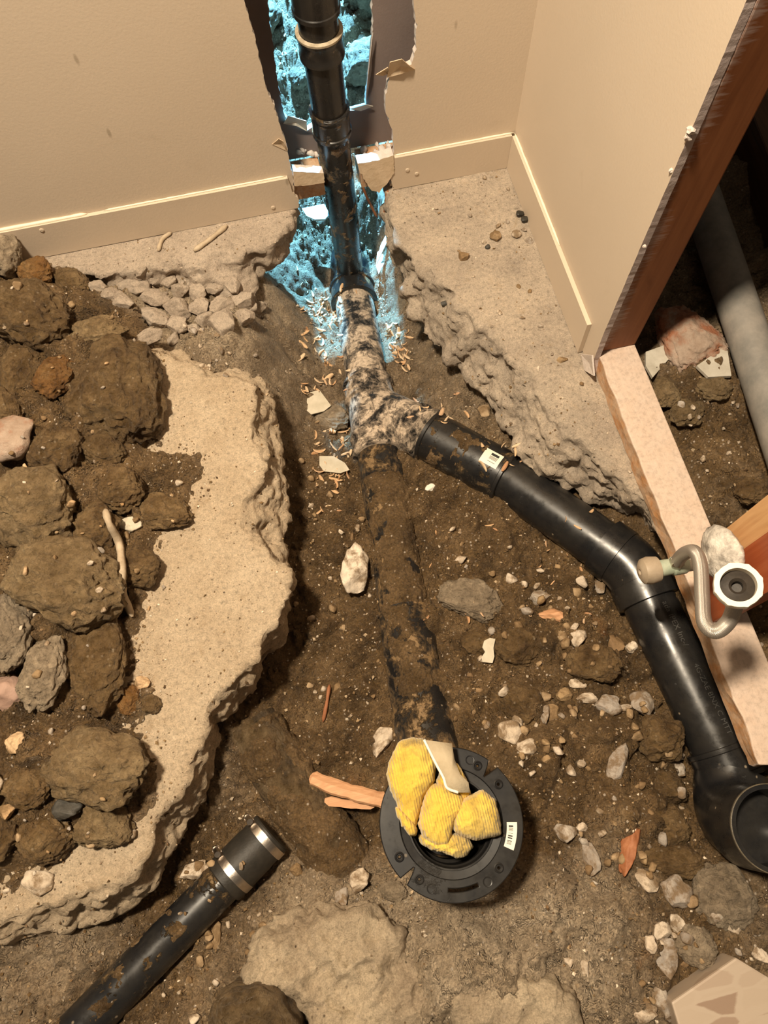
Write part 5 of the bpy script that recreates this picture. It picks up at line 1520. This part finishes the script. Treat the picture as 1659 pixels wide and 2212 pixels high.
# ------------------------------------------------------------------ room beyond the partition
gpipe = empty('grey_pipe', tuple(g0), 'dusty grey pipe lying in the next room beyond the partition', 'pipe')
ginv = Matrix.Translation(Vector(g0)).inverted()
opart('pipe', tube(np.linspace(g0, g1, 20), .0335, 40), ['greyish_pipe'], ginv, gpipe)
V, F = box(-.02, .02, 0, 1.3, 0, .09)
me = make_mesh('dark_plank', V, F, False, ['dark_plank']); bevel_mesh(me, .002)
pk = PZ(1700, 800, .0)
link('wood_plank', me, label='dark brown plank on edge behind the grey pipe', cat='plank', loc=(g1[0]+.13, g1[1], .0), rot=(0,0,math.atan2(-(g0-g1)[0], (g0-g1)[1])))
def scrap(name, pxs, mat, label, cat, thick=.004, lift=.006, group=None):
    c0 = hit(*np.mean(pxs, axis=0)) or hit(*pxs[0]) or hit(*pxs[2]); z = c0[0][2]+lift
    T = np.array([PZ(x, y, z) for x, y in pxs]); c = T.mean(0); n = len(T)
    V = np.vstack([T, T-np.array([0,0,thick])])-c
    me = make_mesh(name, V, [tuple(range(n)), tuple(range(n, 2*n))[::-1]]+[(k, n+k, n+(k+1) % n, (k+1) % n) for k in range(n)], False, [mat])
    bm = bmesh.new(); bm.from_mesh(me); bmesh.ops.recalc_face_normals(bm, faces=bm.faces); bm.to_mesh(me); bm.free()
    return link(name, me, None, label, cat, group, loc=tuple(c))
scrap('tile_scrap', [(1505,790),(1570,745),(1580,812),(1530,814)], 'tile_dull', 'white tile scrap under the rust-stained rock', 'tile scrap', .006, .004)
scrap('tile_scrap', [(1395,760),(1450,740),(1445,775),(1410,815),(1395,790)], 'tile_dull', 'pale tile scrap between the plate and the rust-stained rock', 'tile scrap', .006, .003)
scrap('paper_scrap', [(634,866),(662,850),(690,842),(715,876),(700,888),(672,895),(655,880)], 'chalk', 'pale green-grey paper scrap on the trench bank', 'paper scrap', .002, .012)
scrap('paper_scrap', [(690,985),(720,985),(745,1000),(755,1015),(735,1022),(700,1018),(690,1005)], 'chalk', 'cream paper scrap among wood shavings beside the wye', 'paper scrap', .002, .008)
scrap('plastic_scrap', [(652,450),(700,440),(712,462),(702,473),(680,474),(662,466)], 'white_scrap', 'smooth white curved plastic scrap lodged under the plate', 'plastic scrap', .005, .05)
scrap('tile_scrap', [(815,545),(825,535),(833,550),(829,570),(818,592),(812,575)], 'white_scrap', 'narrow white shard upright beside the stack tee', 'tile scrap', .004, .012)
scrap('tile_scrap', [(822,530),(833,508),(836,522),(818,560),(813,570)], 'white_scrap', 'thin pale shard leaning above the narrow white shard', 'tile scrap', .004, .03)
scrap('bark_chip', [(1046,1384),(1058,1378),(1070,1380),(1066,1400),(1068,1418),(1064,1432),(1042,1430),(1040,1420),(1048,1408),(1042,1398)], 'chalk', 'bright white bark chip on the muddy lump', 'wood chip', .005, .016)
# charred wood end
put('wood_block', STONES[2], 'splinter_wood', 1195, 1332, 70, 36, 'split orange wood end half sunk in mud between the pipes', 'wood chip', None, 5, .7, .3)

# splintered stick beside the flange
def stick(name, pts, r, mat, label, cat, group=None, segs=7, zoff=.004, jag=.3, split=False):
    P = []
    for (x, y, *z) in pts:
        if z: P.append(PZ(x, y, z[0]))
        else:
            hh2 = hit(x, y); P.append(hh2[0]+np.array([0,0,zoff]))
    path = catmull(P, 5); rr = r*(1+jag*fbm(path, 60, 2, len(pts))); rr[0] *= .5; rr[-1] *= .35
    V, F = tube(path, rr, segs); c = path[len(path)//2]
    if split:   # split wood: flat-sided, grain-jagged
        V = np.array(V); ctr = np.repeat(path, segs, axis=0); q = V-ctr
        q[:,2] *= .45; k_ = np.tile(np.random.default_rng(5).uniform(.6, 1.5, segs), len(path)); q *= k_[:,None]; V = ctr+q
    return link(name, make_mesh(name, V-c, F, not split, [mat]), None, label, cat, group, loc=tuple(c))
stick('splintered_stick', [(672,1676,-.108),(702,1690,-.105),(745,1705,-.10),(800,1720,-.095),(835,1728,-.10)], .0130, 'splinter_wood', 'split orange wood stick running under the flange', 'stick', split=True, segs=9)
stick('splintered_stick', [(702,1728,-.115),(760,1737,-.11),(812,1738,-.108)], .0065, 'splinter_wood', 'thin orange splinter below the split stick', 'stick', split=True)
put('brick_stick', STONES[5], 'brick_stick', 1354, 1838, 36, 104, 'red-brown stick standing out of the dry soil', 'stick', None, 22, .8, .3)
stick('root', [(782,395,.01),(790,420,-.02),(802,445,-.06),(815,470,-.09)], .0028, 'root_bark', 'thin red root hanging beside the stack', 'root')
stick('root', [(838,412,.0),(834,440,-.03),(830,470,-.06)], .0042, 'root_bark', 'short red root hanging at the torn plaster', 'root')
stick('root', [(232,1105),(240,1135),(262,1180),(268,1240),(272,1290),(290,1335)], .006, 'root_pale', 'pale crooked root across the spoil heap', 'root', zoff=.008)
stick('root', [(343,545),(352,520),(372,505)], .004, 'root_pale', 'short grey root on the dusty ledge', 'root')
stick('root', [(420,545),(455,520),(492,490)], .005, 'root_pale', 'long grey root lying on the dusty ledge', 'root')
stick('twig', [(712,1480),(706,1520),(698,1560)], .0035, 'root_bark', 'thin brown twig in the dark trench', 'twig')
# dead insects by the wall
for px, py in ((1122,466),(1133,478)):
    put('insect', PEBS[1], 'insect_black', px, py, 18, 14, 'small dead black insect at the foot of the partition baseboard', 'insect', 'dead insects at the baseboard', 0, .7, .1)
put('stone', PEBS[2], 'slate_stone', 1053, 534, 12, 14, 'tiny black stone on the slab beside the wall', 'stone')
put('stone', PEBS[3], 'slate_stone', 960, 656, 16, 12, 'tiny black stone in the sloping slab face', 'stone')
# plaster crumbs on the plates in the wall hole
for k in range(26):
    if k < 12: px, py = rng.uniform(640, 690), rng.uniform(325, 372)
    else: px, py = rng.uniform(778, 845), rng.uniform(308, 345)
    r = hit(px, py)
    if r is None or abs(r[0][1]-1.11) > .05: continue
    s = rng.uniform(.004, .010)
    link('plaster_crumb', with_mat(PEBS[k % 8], 'gypsum'), None, 'white plaster crumb on the sawn plate inside the wall hole', 'plaster crumb', 'plaster crumbs in the wall hole', loc=tuple(r[0]+np.array([0,0,s*.4])), rot=tuple(rng.uniform(0, 6, 3)), scale=(s, s*.8, s*.6))

# ------------------------------------------------------------------ wood shavings
def shaving_mesh(seed):
    r = np.random.default_rng(seed); n = 8; V = []; F = []
    curl = r.uniform(.6, 2.2); wd = r.uniform(.16, .34); tw = r.normal(0, .5)
    for i in range(n):
        u = i/(n-1); a = curl*(u-.5); x = math.sin(a)/curl*1.0*2; z = (1-math.cos(a))/curl*2
        w = wd*(math.sin(math.pi*(u*.86+.07))**.6)
        t = tw*(u-.5)
        for sgn in (-1, 1):
            for th in (0, .045):
                V.append((x, sgn*w*math.cos(t), z+sgn*w*math.sin(t)+th))
    for i in range(n-1):
        a = i*4; b = a+4
        F += [(a, a+2, b+2, b), (a+1, b+1, b+3, a+3), (a, b, b+1, a+1), (a+2, a+3, b+3, b+2)]
    F += [(0, 1, 3, 2), ((n-1)*4, (n-1)*4+2, (n-1)*4+3, (n-1)*4+1)]
    return make_mesh('shaving', V, F, True, ['wood_shaving'])
SHAV = [shaving_mesh(k) for k in range(7)]
zones = [((650,740,640,790), 58, .008, .015), ((838,885,700,800), 44, .008, .015), ((645,760,800,850), 20, .008, .015), ((660,760,920,1040), 34, .008, .016), ((870,1010,850,930), 12, .007, .014), ((1040,1140,960,1010), 10, .008, .014), ((640,760,1040,1110), 8, .007, .013), ((900,1280,1100,1360), 26, .004, .010), ((640,780,560,640), 8, .006, .012)]
for (z, nn, s0, s1) in zones:
    for k in range(nn):
        px, py = rng.uniform(z[0], z[1]), rng.uniform(z[2], z[3])
        r = hit(px, py)
        if r is None or r[1][2] < .35 or r[0][2] > -.06: continue
        s = rng.uniform(s0, s1)
        where = 'beside the tee in the blue-lit trench' if z[3] < 860 and z[1] < 900 else ('in the brown soil between main and branch pipe' if z[0] == 900 else 'in the trench beside the wye fitting')
        link('wood_shaving', SHAV[k % 7], None, 'thin curled wood shaving lying '+where, 'wood shaving', 'wood shavings '+where, loc=tuple(r[0]+np.array([0,0,s*.12])), rot=(rng.normal(0, .5), rng.normal(0, .5), rng.uniform(0, 6.28)), scale=(s, s, s))

# ------------------------------------------------------------------ loose pebbles (countable) and grit (not)
def poly_in(pts, x, y):
    c = False; n = len(pts)
    for i in range(n):
        x1, y1 = pts[i]; x2, y2 = pts[(i+1) % n]
        if (y1 > y) != (y2 > y) and x < (x2-x1)*(y-y1)/(y2-y1)+x1: c = not c
    return c
pz = [([(960,1100),(1250,1240),(1400,1500),(1480,1720),(1560,2000),(1620,2080),(1380,2212),(1250,1900),(1150,1700),(980,1560)], 120, 'brown soil between flange and branch pipe', ['brown_stone','brown_stone','brown_stone','brown_stone','pale_stone','grey_stone'], 12, 30),
      ([(0,600),(330,700),(400,1000),(330,1500),(300,1800),(0,1950)], 70, 'spoil heap on the left slab', ['brown_stone','pale_stone','orange_stone','grey_stone'], 9, 24),
      ([(660,860),(780,1100),(840,1600),(620,1600),(640,1100)], 36, 'dark trench left of the main pipe', ['brown_stone','brown_stone','pale_stone'], 9, 22),
      ([(400,1800),(620,1900),(560,2212),(330,2212)], 34, 'gravelly pit beside the side drain', ['brown_stone','pale_stone'], 10, 24),
      ([(340,680),(560,740),(560,820),(430,810)], 18, 'dusty ground below the baseboard ledge', ['pale_stone','grey_stone'], 9, 18),
      ([(860,390),(1090,380),(1270,800),(1390,1060),(1100,800)], 26, 'dusty slab along the partition wall', ['pale_stone','grey_stone','brown_stone'], 7, 16),
      ([(1440,800),(1659,900),(1659,1440),(1560,1120)], 20, 'mud beyond the wooden plate', ['brown_stone','grey_stone','pale_stone'], 9, 20)]
for (poly, nn, where, mats_, s0, s1) in pz:
    xs_ = [p[0] for p in poly]; ys_ = [p[1] for p in poly]; k = 0; tries = 0
    while k < nn and tries < nn*20:
        tries += 1
        px, py = rng.uniform(min(xs_), max(xs_)), rng.uniform(min(ys_), max(ys_))
        if not poly_in(poly, px, py): continue
        r = hit(px, py)
        if r is None or r[1][2] < .4: continue
        k += 1
        s = px_size(r[0], s0+(s1-s0)*rng.random()**2.0)/2
        m = mats_[int(rng.integers(len(mats_)))]
        kindw = {'brown_stone':'brown', 'pale_stone':'pale', 'grey_stone':'grey', 'orange_stone':'orange'}[m]
        link('pebble', with_mat(PEBS[int(rng.integers(8))], m), None, 'small loose %s pebble in the %s' % (kindw, where), 'pebble', 'loose %s pebbles, %s' % (kindw, where), loc=tuple(r[0]+np.array([0,0,s*.25])), rot=tuple(rng.uniform(0, 6.28, 3)*np.array([.15,.15,1])), scale=(s, s*rng.uniform(.65, 1), s*rng.uniform(.5, .8)))

ALL = collect([o for o in COL.objects if o.type == 'MESH' and (o in solid or o in LUMPS or o.name.split('.')[0] in ('concrete_chunk', 'boulder', 'marble_scrap', 'pebble', 'wood_block', 'brick_stick') or o.parent in (gpipe,))])
def grit(name, n, xr, yr, s0, s1, palette, keep, label, seed):
    r = np.random.default_rng(seed)
    oct_v = np.array([(1,0,0),(-1,0,0),(0,1,0),(0,-1,0),(0,0,1),(0,0,-1)], float)
    oct_f = np.array([(0,2,4),(2,1,4),(1,3,4),(3,0,4),(2,0,5),(1,2,5),(3,1,5),(0,3,5)])
    V = []; F = []; C = []; c = 0
    x = r.uniform(*xr, n); y = r.uniform(*yr, n)
    for k in range(n):
        d = GBVH.ray_cast(Vector((x[k], y[k], .12)), Vector((0,0,-1)))
        if d[0] is None or d[1][2] < .3: continue
        p = np.array(d[0])
        e = ALL.ray_cast(Vector((x[k], y[k], .12 if yr[0] < .7 else .03)), Vector((0,0,-1)))
        if e[0] is not None and e[0][2] > p[2]+.002: continue
        if not keep(p, d[2]): continue
        s = s0+(s1-s0)*r.random()**3
        A = r.normal(size=(3,3)); q, _ = np.linalg.qr(A)
        v = (oct_v*r.uniform(.55, 1.15, (6,1))*s*np.array([1, .85, .7])) @ q.T + p + np.array([0,0,s*.3])
        V.append(v); F.append(oct_f+c); c += 6
        col = np.array(palette[int(r.integers(len(palette)))])*r.uniform(.7, 1.25)
        C.append(np.tile(np.r_[np.clip(col, 0, .9), 1], (6,1)))
    V = np.vstack(V); F = np.vstack(F); C = np.vstack(C)
    return link(name, make_mesh(name, V, F, False, ['grit'], attrs={'tint': ('COLOR', C)}), None, label, 'grit', kind='stuff')
def heap_dist(p):
    a = hpw; b = np.roll(hpw, -1, axis=0); ab = b-a; q = p[:2]-a
    t = np.clip((q*ab).sum(1)/(ab*ab).sum(1), 0, 1)
    return np.linalg.norm(q-t[:,None]*ab, axis=1).min()
pal_b = [(.14,.085,.036),(.2,.13,.06),(.28,.19,.1),(.4,.3,.19),(.6,.5,.38),(.1,.06,.028),(.17,.10,.045)]
pal_p = [(.6,.5,.38),(.5,.41,.31),(.42,.33,.23),(.3,.22,.14),(.68,.58,.46)]
grit('grit', 15000, (-.62,.70), (-.42,1.30), .0012, .0048, pal_b, lambda p, i: p[2] < -.012 or p[0] > .55, 'loose brown grit and tiny stones over the trench soil', 1)
grit('grit', 5200, (-.62,.48), (-.10,1.07), .0009, .0034, pal_p+pal_b[:3], lambda p, i: p[2] > -.012 and p[2] < .06, 'fine pale grit and crumbs scattered on the slabs', 2)
grit('grit', 9000, (-.62,-.12), (-.05,1.02), .0012, .0045, pal_b, lambda p, i: p[2] > -.008 and p[2] < .08 and random.random() < math.exp(-heap_dist(p)/.016), 'dark soil crumbs around the spoil heap', 5)
grit('grit', 5000, (-.30,.55), (1.16,2.0), .002, .009, pal_p, lambda p, i: True, 'gravel and crumbs in the blue-lit room behind the wall', 3)
grit('grit', 2600, (-.05,.26), (.78,1.16), .0015, .006, pal_p, lambda p, i: p[2] < -.06, 'gravel in the blue-lit trench under the wall', 4)
